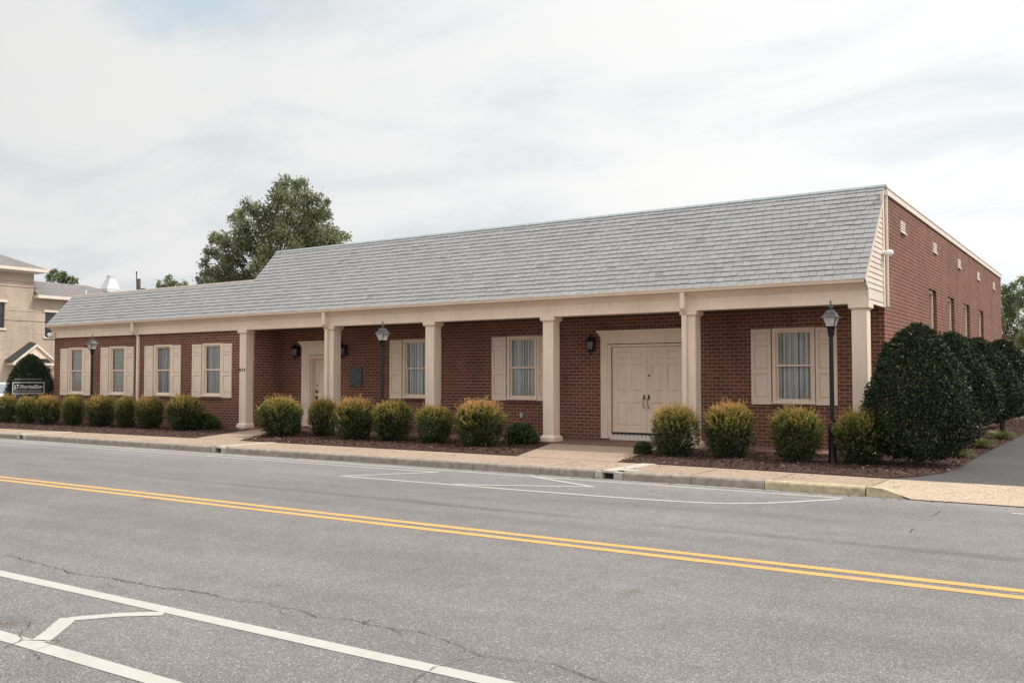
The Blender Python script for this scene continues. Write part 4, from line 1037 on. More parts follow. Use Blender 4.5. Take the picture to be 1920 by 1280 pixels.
G1 = 'clipped orange-tipped shrubs along the building front'
protos = [make_shrub(s, flush=f, wob=w_) for s, f, w_ in ((1, 1.0, 1.0), (2, .9, .7), (3, 1.12, 1.3), (4, .85, 1.1), (6, 1.0, 1.6), (8, .95, .9))]
used = set()
def place(proto, x, y, z, r0, r, h0, h, rz, label, cat, group):
    if proto.name not in used: used.add(proto.name); o = proto
    else: o = copy_tree(proto)
    o.location = (x, y, z); o.scale = (r/r0, r/r0*.98, h/h0); o.rotation_euler = (0, 0, rz)
    return tag(o, label, cat, group)
SHR = [  # x, y, radius, top z, prototype, label
 (-32.35, 17.05, 0.37, 1.07, 0, 'orange-tipped shrub cut off by the photo edge, left of the hanging sign'),
 (-31.10, 17.05, 0.37, 1.03, 1, 'small orange-tipped shrub directly below the black hanging sign'),
 (-29.85, 17.05, 0.43, 1.08, 2, 'orange-tipped shrub below the right end of the hanging sign and building corner'),
 (-28.60, 17.20, 0.37, 1.08, 3, 'orange-tipped shrub under the leftmost wing window with blinds'),
 (-27.15, 17.26, 0.49, 1.10, 4, 'wide orange-tipped shrub hiding the foot of the leftmost lamp post'),
 (-25.90, 17.30, 0.38, 1.08, 1, 'orange-tipped shrub under the second wing window with blinds'),
 (-24.80, 17.36, 0.44, 1.09, 5, 'orange-tipped shrub under the third wing window from the left'),
 (-23.18, 17.36, 0.54, 1.13, 3, 'largest orange-tipped shrub of the left bed, under the fourth wing window'),
 (-18.50, 16.80, 0.59, 1.15, 5, 'yellow-topped round shrub just right of the first walkway'),
 (-17.82, 17.66, 0.41, 1.10, 0, 'narrow orange-tipped shrub in front of the single panelled door'),
 (-16.19, 17.12, 0.53, 1.15, 2, 'orange-topped shrub in front of the dark bronze plaque'),
 (-15.03, 17.22, 0.51, 1.09, 3, 'round shrub hiding the foot of the middle lamp post'),
 (-13.66, 17.12, 0.45, 1.01, 1, 'squarish yellowish shrub hiding the foot of the third column'),
 (-12.19, 16.89, 0.58, 1.15, 2, 'large bright orange-topped shrub beside the low green shrub'),
 (-7.54, 16.96, 0.48, 1.11, 4, 'orange-tipped shrub in front of the double doors and a column'),
 (-6.47, 17.10, 0.48, 1.17, 2, 'reddest-topped shrub of the right bed, under a left shutter'),
 (-5.18, 17.01, 0.48, 1.10, 3, 'squarish orange-tipped shrub below the rightmost porch window'),
 (-4.08, 17.13, 0.48, 1.06, 5, 'yellow-tipped shrub between the right lamp post and the big holly')]
for i, (x, y, r, top, p, lab) in enumerate(SHR):
    place(protos[p], x, y, .15, .52, r, .93, top - .15, i*2.1 + .7, lab, 'shrub', G1)
lowp = make_shrub(21, R_=.46, H=.46, sprays=520, per=12, low=True, wob=1.8)
G2 = 'low green shrubs at the bed edges'
place(lowp, -22.95, 17.9, .15, .46, .50, .44, .47, 0, 'low dark green mound shrub beside the column with the house number', 'shrub', G2)
place(lowp, -24.0, 18.1, .15, .46, .30, .44, .52, 1, 'dark green shrub behind the orange flag, tucked by the largest left shrub', 'shrub', G2)
place(lowp, -11.80, 18.0, .15, .46, .42, .44, .50, 2, 'low green shrub against the column left of the double-door walkway', 'shrub', G2)
place(lowp, -8.23, 16.96, .15, .46, .21, .44, .26, 3, 'tiny round plant at the tip of the right mulch bed', 'shrub', G2)
place(lowp, -19.3, 18.0, .15, .46, .22, .44, .5, 4, 'dark green shrub peeping from behind the yellow-topped shrub by the first walkway', 'shrub', G2)
G3 = 'clipped dark hollies beside the brick building'
hol = [make_holly(31), make_holly(32, z0=.48, n=26000)]
HOL = [(-3.20, 17.55, .92, 2.57, 0, 'big dark glossy holly in front of the building corner, nearest the street'),
       (-3.16, 20.9, .88, 2.56, 1, 'dark holly directly behind the big corner holly, by the first side window'),
       (-3.12, 24.3, .94, 2.56, 1, 'dark holly third from the street, rounded, along the side wall'),
       (-3.05, 28.2, 1.0, 2.65, 1, 'farthest dark holly along the side wall, cut by the right photo edge'),
       (-33.75, 18.6, .84, 2.50, 0, 'dark holly behind the black hanging sign at the left building end')]
for i, (x, y, r, top, p, lab) in enumerate(HOL):
    place(hol[p], x, y, .15, .97, r, 2.4, top - .15, i*1.7, lab, 'holly', G3)

def make_grass(seed):
    rng = np.random.default_rng(seed); root = empty('border_grass', (0, 0, 0)); n = 240
    a = rng.uniform(0, 6.28, n); q = rng.uniform(.3, 1, n)
    d = np.stack([np.cos(a)*q, np.sin(a)*q, 1.2 - q*.8], axis=1)
    pos = np.stack([np.cos(a)*.05, np.sin(a)*.05, np.zeros(n)], axis=1)
    m1 = pos + d/np.linalg.norm(d, axis=1, keepdims=True)*.2
    d2 = d*np.array([1, 1, .1])
    c = pal(rng.random(n), [(0, (.10, .12, .04)), (.6, (.24, .24, .10)), (1, (.42, .38, .2))])
    leaf_object('blades', np.concatenate([pos, m1]), np.concatenate([d, d2]), np.tile(np.array([0.1, 0.1, 1.0]), (2*n, 1)) + rng.normal(size=(2*n, 3))*.1, np.full(2*n, .26), np.full(2*n, .02), np.concatenate([c, c]), M['leaf'], root)
    m = MB(); m.lathe([(.06, -.02), (.07, .05), (.02, .09)], 0, 0, 8); m.build('crown', M['bark'], root)
    return root
gr = make_grass(5)
for i, (x, y, s, lab) in enumerate([(-2.86, 19.6, .7, 'pale grass clump in mulch between the big corner holly and the next holly'), (-2.86, 22.5, .8, 'pale grass clump between the second and third dark hollies'), (-2.84, 26.0, .85, 'pale grass clump between the third and farthest hollies')]):
    o = gr if i == 0 else copy_tree(gr); o.location = (x, y, .15); o.scale = (s, s, s); o.rotation_euler = (0, 0, i*2.0); tag(o, lab, 'grass clump', 'pale grass clumps among the hollies')

o = empty('marker_flag', (-23.75, 17.75, .15), 'tiny orange marker flag in the mulch left of the low mound shrub', 'flag')
m = MB(); m.tube([(-23.75, 17.75, .1), (-23.75, 17.75, .47)], .004, 5); m.build('stake', M['dark_metal'], o)
m = MB(); m.box(-23.75, -23.66, 17.748, 17.752, .36, .47); m.build('flag', M['flag'], o)

mb = MB()      # dry leaves and grit that collect along the kerb and on the pavement
for k in range(420):
    x = random.uniform(-32, -2); q = random.random()
    y, z = (KY - abs(random.gauss(0, .10)) - .015, .006) if q < .6 else ((random.uniform(13.9, 15.2), ZS + .006) if x < -3.2 else (random.uniform(13.9, 14.8), .11))
    L_ = random.uniform(.012, .045); a = random.uniform(0, 6.28); ca, sa = math.cos(a)*L_, math.sin(a)*L_
    c_ = random.choice([(.20, .12, .06), (.12, .08, .045), (.28, .2, .11), (.07, .06, .05)]); mb.col = c_
    mb.quad((x-ca, y-sa*.6, z), (x+sa*.4, y-ca*.4, z+.006), (x+ca, y+sa*.6, z+.003), (x-sa*.4, y+ca*.4, z+.008))
tag(mb.build('leaf_litter', M['chip']), kind='stuff')

# ---- trees
def make_tree(name, base, clumps, leaf, nper, cols, label, group, trunk_r=.3, seed=1, trunk_top=None, squash=.8):
    """clumps: (x, y, z, r) in world coordinates; limbs run from the trunk to each clump"""
    rng = np.random.default_rng(seed); root = empty(name, base, label, 'tree', group); bx, by, bz = base
    P = []; D = []; N = []; C = []; LL = []
    for (x, y, z, r) in clumps:
        n = int(2.5*nper*r*r)
        # each clump is itself a handful of twig tufts
        k = max(5, int(9*r)); cen = unit(k, rng)*(rng.random((k, 1))**.45)*r*.85*np.array([1, 1, squash]); wh = rng.integers(0, k, n)
        off = cen[wh] + rng.normal(size=(n, 3))*r*.25
        p = np.array([x-bx, y-by, z-bz]) + off
        P.append(p); D.append(off*.6/r + unit(n, rng)*.7 + np.array([0, 0, .15])); N.append(unit(n, rng) + np.array([0, 0, .6]))
        sh = rng.random(k)[wh]*.6 + rng.random(n)*.4
        C.append(pal(sh, cols)*(1 + rng.normal(size=(n, 1))*.12)); LL.append(rng.uniform(.7, 1.3, n)*leaf)
    L = np.concatenate(LL)
    leaf_object('crown', np.concatenate(P), np.concatenate(D), np.concatenate(N), L, L*.5, np.concatenate(C), M['treeleaf'], root)
    m = MB(); top = trunk_top or max(c[2] for c in clumps)*.75
    m.tube([(bx, by, bz-.1), (bx+.1, by, bz+(top-bz)*.35), (bx-.1, by+.1, bz+(top-bz)*.7), (bx+.05, by, top)], [trunk_r, trunk_r*.8, trunk_r*.5, trunk_r*.15], 9)
    for (x, y, z, r) in clumps:
        zz = bz + (top-bz)*min(.95, max(.2, (z-bz)/(top-bz)*.62)); q = rng.uniform(.8, 1.1)
        mid = ((bx+x)/2 + rng.normal()*.2, (by+y)/2 + rng.normal()*.2, (zz+z)/2 + .1)
        m.tube([(bx, by, zz), mid, (x, y, z)], [trunk_r*.24*q, trunk_r*.14*q, .02], 6)
        for k in range(3):
            e = unit(1, rng)[0]*r*.7; m.tube([(x, y, z), (x+e[0]*.5, y+e[1]*.5, z+e[2]*.5+.05), (x+e[0], y+e[1], z+e[2])], [.035, .02, .008], 4)
    m.build('trunk', M['bark'], root)
    return root
GREEN = [(0, (.065, .088, .04)), (.45, (.13, .16, .065)), (.8, (.20, .23, .09)), (1, (.28, .30, .12))]
OLIVE = [(0, (.10, .115, .065)), (.5, (.19, .205, .105)), (1, (.31, .32, .16))]
GT = 'trees behind the brick building'
ROSE = [(0, (.06, .045, .02)), (.5, (.16, .085, .05)), (1, (.30, .13, .10))]
make_tree('broadleaf_tree', (-43.31, 38.42, 0.0), [(-42.24, 38.65, 13.33, 0.64), (-42.94, 40.29, 13.53, 0.53), (-41.6, 37.37, 12.18, 0.75), (-43.09, 40.22, 12.54, 0.93), (-40.4, 38.97, 12.21, 0.7), (-42.78, 37.95, 11.5, 0.89), (-43.03, 39.74, 11.46, 1.05), (-40.84, 39.2, 11.18, 0.89), (-40.58, 40.03, 11.59, 0.64), (-42.41, 36.29, 11.53, 0.62), (-45.24, 37.89, 11.57, 0.52), (-43.64, 37.97, 10.62, 0.96), (-41.95, 38.13, 10.01, 1.08), (-42.25, 40.12, 10.29, 1.11), (-39.77, 39.46, 10.16, 0.88), (-44.3, 37.11, 10.73, 0.7), (-43.67, 35.99, 10.92, 0.31), (-43.76, 37.28, 9.74, 0.95), (-42.11, 37.46, 9.0, 1.07), (-41.12, 38.42, 8.87, 1.07), (-41.35, 40.59, 9.29, 1.04), (-39.14, 39.79, 9.67, 0.63), (-39.49, 40.51, 10.27, 0.51), (-40.78, 42.07, 9.58, 0.53), (-46.94, 37.8, 10.46, 0.6), (-46.53, 36.96, 10.03, 0.39), (-45.22, 36.97, 9.66, 0.58), (-45.25, 35.67, 9.82, 0.25), (-44.96, 35.34, 8.97, 0.5), (-46.95, 37.91, 8.91, 0.73), (-44.67, 37.25, 8.84, 0.77), (-45.09, 35.07, 8.33, 0.37), (-46.38, 36.67, 8.09, 0.65), (-47.43, 36.71, 7.84, 0.39), (-45.54, 37.18, 7.93, 0.78), (-45.56, 38.63, 8.06, 0.92), (-44.86, 34.91, 7.15, 0.43), (-45.81, 36.62, 7.41, 0.64), (-44.66, 37.07, 7.22, 0.83), (-41.96, 36.94, 7.84, 0.93), (-42.67, 39.24, 8.1, 1.1), (-41.94, 40.73, 8.36, 1.12), (-40.11, 40.7, 8.56, 0.77), (-39.47, 39.36, 12.02, 0.25), (-44.94, 38.74, 6.55, 1.12), (-42.57, 38.73, 6.76, 1.15), (-41.24, 39.63, 6.92, 1.15), (-46.03, 37.6, 6.52, 0.98)], 0.17, 620, OLIVE, 'large dark green tree rising behind the step in the slate roof', GT, 0.38, 3, 11.0, 0.8)
make_tree('broadleaf_tree', (-63.38, 37.02, 0.0), [(-63.41, 36.12, 8.9, 0.26), (-63.59, 36.53, 9.06, 0.3), (-63.4, 36.81, 8.96, 0.34), (-62.49, 36.6, 8.74, 0.37), (-62.32, 36.9, 8.6, 0.34), (-62.83, 37.68, 8.63, 0.3), (-63.1, 36.26, 8.59, 0.34), (-62.71, 36.62, 8.38, 0.38), (-63.02, 37.6, 8.4, 0.38)], 0.15, 700, GREEN, 'small dark treetop showing over the cream building roof ridge', GT, 0.16, 11, None, 0.8)
make_tree('broadleaf_tree', (-60.46, 43.79, 0.0), [(-59.98, 43.41, 9.2, 0.24), (-60.87, 43.83, 8.97, 0.32), (-59.66, 43.55, 8.79, 0.36), (-60.21, 43.18, 8.55, 0.32), (-60.0, 43.58, 8.41, 0.4), (-59.44, 43.77, 8.48, 0.28), (-61.05, 43.31, 8.77, 0.24), (-60.51, 42.89, 8.47, 0.24), (-60.23, 44.22, 8.16, 0.48), (-60.93, 43.7, 8.07, 0.48)], 0.15, 700, OLIVE, 'small round treetop showing over the low roof coping beside the street lamp', GT, 0.16, 12, None, 0.8)
make_tree('broadleaf_tree', (-62.83, 47.03, 0.0), [(-63.07, 47.04, 9.29, 0.17), (-63.17, 46.97, 9.03, 0.26), (-62.85, 47.12, 8.98, 0.21), (-62.44, 46.62, 8.58, 0.38)], 0.15, 700, OLIVE, 'tiny treetop over the low roof coping, just left of the large tree', GT, 0.16, 13, None, 0.8)
make_tree('broadleaf_tree', (-7.27, 69.82, 0.0), [(-7.36, 70.45, 7.55, 0.43), (-6.9, 69.39, 7.7, 0.42), (-6.65, 70.58, 6.99, 0.79), (-7.3, 70.62, 6.66, 0.65), (-6.81, 70.35, 5.91, 0.86), (-7.33, 69.76, 5.36, 0.64), (-6.71, 70.81, 4.85, 0.86), (-7.22, 70.37, 4.13, 0.72), (-6.64, 70.07, 3.58, 0.78), (-7.3, 69.96, 3.05, 0.64), (-6.91, 70.75, 2.35, 0.86), (-7.59, 68.17, 5.47, 0.49), (-7.85, 69.61, 6.98, 0.36), (-7.82, 70.02, 4.14, 0.5)], 0.15, 700, GREEN, 'bushy green tree just behind the far end of the brick side wall', GT, 0.16, 14, None, 0.8)
make_tree('broadleaf_tree', (-5.36, 65.08, 0.0), [(-5.82, 65.05, 7.61, 0.26), (-5.57, 65.56, 7.91, 0.4), (-5.2, 64.47, 7.3, 0.65), (-4.73, 63.92, 7.39, 0.64), (-5.67, 64.84, 6.86, 0.52), (-5.05, 64.06, 6.13, 0.84), (-4.62, 65.98, 6.57, 0.79), (-5.52, 64.36, 5.19, 0.71), (-4.88, 65.13, 4.89, 0.91), (-5.56, 66.22, 3.96, 0.8), (-4.7, 66.25, 3.61, 0.92), (-5.42, 66.0, 2.63, 0.86), (-5.82, 64.72, 6.21, 0.39), (-5.94, 65.87, 3.96, 0.47), (-4.44, 64.28, 2.27, 0.83), (-5.9, 65.82, 2.3, 0.53)], 0.15, 700, OLIVE, 'tall olive green tree at the right photo edge behind the hollies', GT, 0.16, 15, None, 0.8)
make_tree('flowering_tree', (-5.45, 50.56, 0.0), [(-5.37, 50.69, 4.17, 0.16), (-5.25, 50.39, 3.89, 0.18), (-5.29, 49.41, 3.52, 0.18), (-5.2, 50.21, 3.42, 0.15), (-5.41, 50.88, 3.06, 0.21), (-5.08, 49.38, 2.84, 0.18), (-5.29, 51.73, 2.29, 0.21), (-5.46, 51.56, 2.16, 0.24)], 0.1, 700, ROSE, 'small reddish flowering tree against the far brick corner', GT, 0.16, 16, None, 0.8)


rr_ = np.random.default_rng(77)
for k, (x, y, lab) in enumerate([(-15.5, -13.5, 'leafy tree across the street mirrored in the rightmost porch window'), (-33.0, -14.5, 'leafy tree across the street mirrored in the middle porch window'), (-48.0, -15.0, 'leafy tree across the street mirrored in the leftmost porch window')]):
    cl_ = [(x + rr_.uniform(-2.2, 2.2), y + rr_.uniform(-1.8, 1.8), rr_.uniform(2.8, 7.6), rr_.uniform(.8, 1.3)) for _ in range(15)]
    make_tree('broadleaf_tree', (x, y, 0), cl_, .2, 110, GREEN, lab, 'trees across the street', .2, 50+k, 6.5)

# ------------------------------------------------------------------ cream building at the far left
CB = empty('cream_building', (-50, 24, 0), 'two-storey cream brick building with hipped brown-grey roof beyond the hanging sign', 'building')
XC = -45.0
m = MB()
wall_x(m, XC, 12.0, 24.87, 0, 6.92, [(22.55, 23.48, 4.06, 5.30), (19.6, 20.5, 4.06, 5.3)], .12); m.quad((XC, 12, 0), (-62, 12, 0), (-62, 12, 6.92), (XC, 12, 6.92)); m.quad((XC, 24.87, 5.5), (-62, 24.87, 5.5), (-62, 24.87, 6.92), (XC, 24.87, 6.92))
m.build('wall', M['cream_brick'], CB)
m = MB(); wall_x(m, XC-.04, 24.87, 31.0, 0, 5.66, [(25.50, 26.55, 3.73, 4.95), (24.95, 25.85, .1, 2.15)], .12); m.quad((XC-.04, 31, 0), (-58, 31, 0), (-58, 31, 5.66), (XC-.04, 31, 5.66)); m.build('wall', M['cream_brick'], CB)
m = MB()
for z in (6.62, 6.35, 6.10): m.box(XC, XC+.03, 12, 24.87, z, z+.035)
m.build('brick_band', M['cream_brick'], CB)
def hip(mb, x0, x1, y0, y1, z, zr, rx0, rx1, ry0, ry1, t=.12):
    mb.add([(x0, y0, z), (x1, y0, z), (x1, y1, z), (x0, y1, z), (rx0, ry0, zr), (rx1, ry0, zr), (rx1, ry1, zr), (rx0, ry1, zr)], [(0, 1, 5, 4), (1, 2, 6, 5), (2, 3, 7, 6), (3, 0, 4, 7), (4, 5, 6, 7)])
m = MB(); hip(m, -62.5, XC+.42, 11.5, 25.35, 7.02, 9.6, -57, -50.2, 17, 19.5); m.build('roof', M['shingle'], CB)
m = MB(); m.box(-62.5, XC+.44, 11.5, 25.37, 6.86, 7.015); m.box(-62, XC+.1, 12, 24.97, 6.78, 6.86); m.build('eave', M['trim_pale'], CB)
m = MB(); hip(m, -58, XC+.35, 24.9, 31.4, 5.76, 6.55, -56.0, XC-1.0, 24.9, 28.3); m.build('roof', M['shingle'], CB)
m = MB(); m.box(-58, XC+.37, 24.9, 31.42, 5.60, 5.755); m.build('eave', M['trim_pale'], CB)
for (a, b, c, d) in ((22.55, 23.48, 4.06, 5.30), (19.6, 20.5, 4.06, 5.3), (25.50, 26.55, 3.73, 4.95)):
    m = MB(); X = XC + (.0 if a < 24 else -.04)
    m.box(X, X+.05, a-.08, b+.1, d, d+.13); m.box(X, X+.06, a-.08, b+.08, c-.09, c)
    w = m.build('window', M['trim_pale'], CB); g = MB(); g.quad((X-.09, a, c), (X-.09, b, c), (X-.09, b, d), (X-.09, a, d)); g.build('pane', M['dark_glass'], w)
    g = MB(); g.box(X-.085, X-.06, a, b, (c+d)/2-.02, (c+d)/2+.02); g.build('rail', M['dark_metal'], w)
m = MB(); m.quad((XC-.13, 24.95, .1), (XC-.13, 25.85, .1), (XC-.13, 25.85, 2.15), (XC-.13, 24.95, 2.15)); m.build('door', M['dark_glass'], CB)
# bracketed door hood
hx0, hx1 = XC, XC + .62
hd = MB()
A, Bp, Cq = (23.60, 2.42), (24.74, 3.34), (25.88, 2.42)
hd.add([(hx1, A[0], A[1]), (hx1, Bp[0], Bp[1]), (hx0, Bp[0], Bp[1]+.12), (hx0, A[0]-.1, A[1]+.1), (hx1, Cq[0], Cq[1]), (hx0, Cq[0], Cq[1]+.1)], [(0, 1, 2, 3), (1, 4, 5, 2)])
hood = hd.build('door_hood', M['dark_shingle'], CB)
m = MB()
for p, q in ((A, Bp), (Bp, Cq)):
    a, b = Vector((p[0], p[1])), Vector((q[0], q[1])); dn = Vector((0, -.13))
    m.prism([tuple(a), tuple(b), tuple(b+dn), tuple(a+dn)], 'x', hx1-.03, hx1+.02)
m.box(hx1-.05, hx1+.01, 23.62, 25.86, 2.30, 2.40); m.box(hx0, hx1-.05, 23.64, 23.74, 2.30, 2.40); m.box(hx0, hx1-.05, 25.74, 25.84, 2.30, 2.40)
m.tube([(hx1-.05, 23.78, 2.3), (hx0+.03, 23.98, 1.72)], .06, 6); m.tube([(hx1-.05, 25.72, 2.3), (hx0+.03, 25.72, 1.72)], .06, 6)
m.build('hood_trim', M['trim_pale'], hood)
m = MB(); m.prism([(24.0, 2.62), (24.74, 3.2), (25.48, 2.62)], 'x', hx1-.10, hx1-.06); m.build('hood_panel', M['trim'], hood)
m = MB(); zb = 6.50
m.add([(-46.1, 29.05, zb-.1), (-45.4, 29.05, zb-.1), (-45.4, 29.85, zb-.1), (-46.1, 29.85, zb-.1), (-45.9, 29.38, zb+.62), (-45.62, 29.38, zb+.62), (-45.62, 29.62, zb+.62), (-45.9, 29.62, zb+.62)], [(0, 1, 5, 4), (1, 2, 6, 5), (2, 3, 7, 6), (3, 0, 4, 7), (4, 5, 6, 7)])
m.box(-46.2, -45.3, 29.0, 30.2, zb-.25, zb-.05)
m.box(-45.93, -45.59, 29.35, 29.65, zb+.56, zb+.67); m.build('roof_ventilator', plain('ventilator_grey', (.60, .60, .60), .5), CB)
m = MB(); m.tube([(-45.15, 27.7, 5.9), (-45.15, 27.7, 6.22)], .04, 8); m.build('vent_pipe', M['white'], CB)

# white car beside the cream building
car = empty('parked_car', (-42.45, 22.0, .11), 'white parked car with its bonnet showing left of the hanging sign', 'car')
def car_part(name, secs, mat, bev=.04):
    """sections along x: (x, halfwidth_bottom, halfwidth_top, z0, z1)"""
    mb = MB(); pts = []
    for (x, wb, wt, z0, z1) in secs:
        pts += [(x, -wb, z0), (x, wb, z0), (x, wt, z1), (x, -wt, z1)]
    fs = []
    for i in range(len(secs)-1):
        for k in range(4):
            k2 = (k+1) % 4; fs.append((4*i+k, 4*i+k2, 4*i+4+k2, 4*i+4+k))
    fs.append((3, 2, 1, 0)); m4 = 4*(len(secs)-1); fs.append((m4, m4+1, m4+2, m4+3))
    mb.add([(car.location.x + p[0], car.location.y + p[1], car.location.z + p[2]) for p in pts], fs)
    return mb.build(name, mat, car, bevel=bev)
body = car_part('body', [(-2.3, .75, .70, .32, .85), (-2.15, .88, .80, .25, .95), (-.6, .90, .84, .22, .93), (.7, .90, .84, .22, .95), (1.0, .90, .82, .22, .93), (1.9, .88, .74, .24, .80), (2.2, .72, .60, .32, .66)], M['car_paint'])
car_part('cabin', [(-2.0, .76, .66, .90, 1.05), (-1.3, .78, .60, .9, 1.43), (-.1, .80, .62, .9, 1.47), (.25, .80, .60, .9, 1.43), (1.15, .74, .70, .88, .94)], M['car_paint'])
g = MB(); cl = car.location
g.quad((cl.x+.36, cl.y-.56, cl.z+1.405), (cl.x+.36, cl.y+.56, cl.z+1.405), (cl.x+1.12, cl.y+.66, cl.z+.985), (cl.x+1.12, cl.y-.66, cl.z+.985)); g.build('windscreen', M['car_glass'], car)
for s in (-1, 1):
    g = MB(); g.add([(cl.x-1.25, cl.y+s*.735, cl.z+1.0), (cl.x+.75, cl.y+s*.765, cl.z+1.0), (cl.x+.25, cl.y+s*.66, cl.z+1.36), (cl.x-1.05, cl.y+s*.65, cl.z+1.36)], [(0, 1, 2, 3)]); g.build('side_window', M['car_glass'], car)
    g = MB(); g.ball((cl.x+2.02, cl.y+s*.58, cl.z+.66), .12, .14, .07, 10, 6); g.build('headlight', M['lamp_glass'], car, smooth=True)
    for xw in (-1.4, 1.4):
        g = MB(); y_ = cl.y + s*.80
        g.tube([(cl.x+xw, y_-.1, cl.z+.31), (cl.x+xw, y_+.1, cl.z+.31)], .31, 20); w = g.build('wheel', M['rubber'], car, smooth=True)
        g = MB(); g.tube([(cl.x+xw, y_-.104, cl.z+.31), (cl.x+xw, y_+.104, cl.z+.31)], .19, 16); g.build('rim', M['dark_metal'], w, smooth=True)

car.scale = (1, 1, .93)
# utility pole, street lamp and wires
o = empty('utility_pole', (-57.8, 39.4, 0), 'wooden utility pole with insulators rising beyond the low slate roof', 'utility pole')
m = MB(); m.tube([(-57.8, 39.4, -.1), (-57.8, 39.4, 8.6)], [.17, .12], 10); m.build('pole', M['wood'], o, smooth=True)
m = MB(); m.tube([(-57.9, 39.33, 7.6), (-57.95, 39.3, 9.05)], .035, 6); m.ball((-57.95, 39.3, 9.05), .06, .06, .09, 8, 6)
for z in (7.9, 7.62):
    m.tube([(-57.8, 39.4, z), (-57.55, 39.6, z)], .04, 6); m.ball((-57.5, 39.64, z), .1, .1, .07, 8, 6)
m.tube([(-57.8, 39.4, 7.64), (-58.4, 38.9, 7.62)], .02, 5); m.ball((-58.4, 38.9, 7.62), .07, .07, .06, 8, 6)
m.build('insulators', M['dark_metal'], o, smooth=True)
o = empty('street_lamp', (-55.6, 41.2, 0), 'grey cobra-head street lamp just showing over the low roof coping', 'street lamp')
o.location.z = .75
m = MB(); m.tube([(-55.6, 41.2, -.8), (-55.6, 41.2, 6.6), (-55.5, 41.3, 7.2)], [.1, .07, .05], 8); m.tube([(-55.5, 41.3, 7.2), (-55.0, 41.75, 7.55), (-54.4, 42.3, 7.75), (-54.0, 42.6, 7.8)], .045, 6); m.build('pole', M['dark_metal'], o, smooth=True)
m = MB(); m.ball((-53.6, 42.95, 7.85), .62, .62, .13, 14, 8); m.build('head', plain('lamp_head_grey', (.45, .45, .46), .4), o, smooth=True)
def wire(name, pts, r, label, group):
    m = MB(); m.tube(pts, r, 5); o = m.build(name, M['black']); return tag(o, label, 'wire', group)
wire('overhead_wire', [(-43.5, 60, 4.95), (-43.5, 40, 4.80), (-43.5, 20, 4.80), (-43.5, -30, 5.1)], .008, 'thin overhead wire crossing the cream wall at mid window height, upper of two', 'overhead wires')
wire('overhead_wire', [(-43.2, 60, 4.5), (-43.2, 40, 4.36), (-43.2, 20, 4.33), (-43.2, -30, 4.6)], .014, 'thicker overhead wire crossing the cream wall and its right window, lower of two', 'overhead wires')
wire('overhead_wire', [(-9.0, 44.0, 4.2), (-3.4, 42.0, 5.0), (0.5, 40.5, 5.9), (12, 37, 8.0)], .014, 'thin wire rising to the right behind the brick side wall, before green trees', 'overhead wires')

# ------------------------------------------------------------------ light, sky, camera
sun_dir = Vector((.66, .38, 1.0)).normalized()
elev = math.asin(sun_dir.z); azim = math.atan2(sun_dir.x, sun_dir.y)
L = bpy.data.lights.new('sun', 'SUN'); L.energy = 3.1; L.angle = R(1.6); L.color = (1.0, .945, .865)
so = bpy.data.objects.new('sun', L); COL.objects.link(so); so.rotation_euler = sun_dir.to_track_quat('Z', 'Y').to_euler(); so.location = (20, 20, 60)

W = bpy.data.worlds.new('World'); SC.world = W; W.use_nodes = True
nt = W.node_tree; bg = nt.nodes['Background']; bg.inputs['Strength'].default_value = 0.1
class WN(NT):
    def __init__(self): self.t = nt; self.n = nt.nodes
w = WN()
sky = w.node('ShaderNodeTexSky', sky_type='NISHITA', sun_disc=False, sun_elevation=elev, sun_rotation=azim, air_density=1.0, dust_density=2.0, ozone_density=1.0)
dirn = w.coord('Generated')
sp = w.node('ShaderNodeSeparateXYZ', {'Vector': dirn})
zz = w.math('ADD', w.math('MAXIMUM', sp.outputs['Z'], 0.0), 0.16)
px = w.math('DIVIDE', sp.outputs['X'], zz); py = w.math('DIVIDE', sp.outputs['Y'], zz)
pl = w.node('ShaderNodeCombineXYZ', {'X': px, 'Y': py}).outputs[0]
mp = w.node('ShaderNodeMapping', {'Vector': pl, 'Rotation': (0, 0, R(35)), 'Scale': (0.8, 1.35, 1), 'Location': (3.1, 1.7, 0)}).outputs[0]
n1 = w.node('ShaderNodeTexNoise', {'Vector': mp, 'Scale': 1.5, 'Detail': 8.0, 'Roughness': .58, 'Distortion': .5}).outputs['Fac']
n2 = w.noise(mp, 0.35, 3, .5)
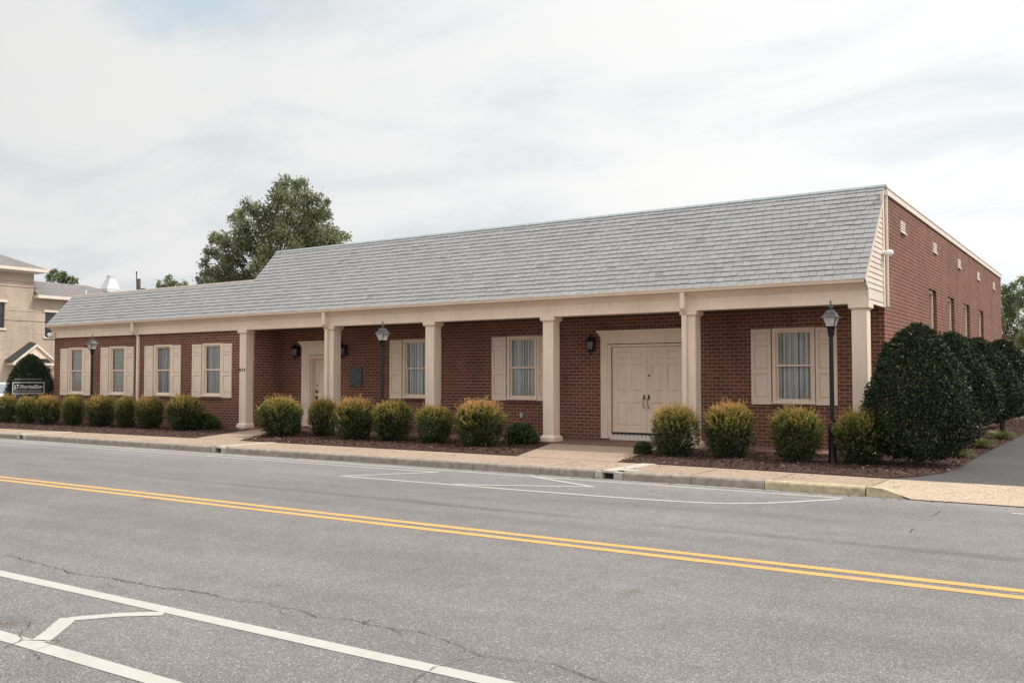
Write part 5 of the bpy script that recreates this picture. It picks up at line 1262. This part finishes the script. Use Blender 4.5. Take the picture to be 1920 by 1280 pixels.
dens = w.math('ADD', w.math('MULTIPLY', n1, .65), w.math('MULTIPLY', n2, .35))
cloud = w.ramp(dens, [(0.33, (6.7, 7.15, 7.6)), (0.43, (7.7, 8.0, 8.2)), (0.52, (8.75, 8.8, 8.8)), (0.68, (9.2, 9.15, 9.0))])
# one gap of blue high on the left
hole = w.node('ShaderNodeVectorMath', {0: dirn, 1: (-.762, .520, .392)}, operation='DISTANCE').outputs['Value']
hj = w.math('ADD', hole, w.math('MULTIPLY', w.math('SUBTRACT', n1, .5), .30))
hf = w.node('ShaderNodeMapRange', {'Value': hj, 'From Min': .035, 'From Max': .105, 'To Min': .9, 'To Max': 0.0}, interpolation_type='SMOOTHSTEP').outputs[0]
skyb = w.mix(.82, sky.outputs[0], (6.9, 8.25, 8.9, 1.0))
gz = w.node('ShaderNodeMapRange', {'Value': sp.outputs['Z'], 'From Min': .34, 'From Max': .9, 'To Min': 1.0, 'To Max': 1.95}, interpolation_type='SMOOTHSTEP').outputs[0]
gs = w.math('ADD', w.math('MULTIPLY', sp.outputs['X'], .24), w.math('MULTIPLY', sp.outputs['Y'], .13))
gg = w.math('MULTIPLY', gz, w.math('ADD', gs, 1.06))
gc = w.node('ShaderNodeCombineXYZ', {'X': gg, 'Y': gg, 'Z': gg}).outputs[0]
col = w.mix(1.0, w.mix(hf, cloud, skyb), gc, 'MULTIPLY')
nt.links.new(col, bg.inputs['Color'])

cam = bpy.data.cameras.new('camera'); cam.sensor_width = 36; cam.lens = 36*1748/1920; cam.clip_end = 1500; cam.clip_start = .1
co = bpy.data.objects.new('camera', cam); COL.objects.link(co)
co.location = (0, 0, 1.65); co.rotation_euler = (R(90 + 2.277), 0, R(33.843))
SC.camera = co
SC.view_settings.view_transform = 'Standard'; SC.view_settings.look = 'None'; SC.view_settings.gamma = 1; SC.view_settings.use_curve_mapping = False
SC.view_settings.exposure = 0.0
SC.render.engine = 'CYCLES'
try:
    SC.cycles.max_bounces = 8; SC.cycles.transparent_max_bounces = 12; SC.cycles.use_denoising = True
except Exception: pass
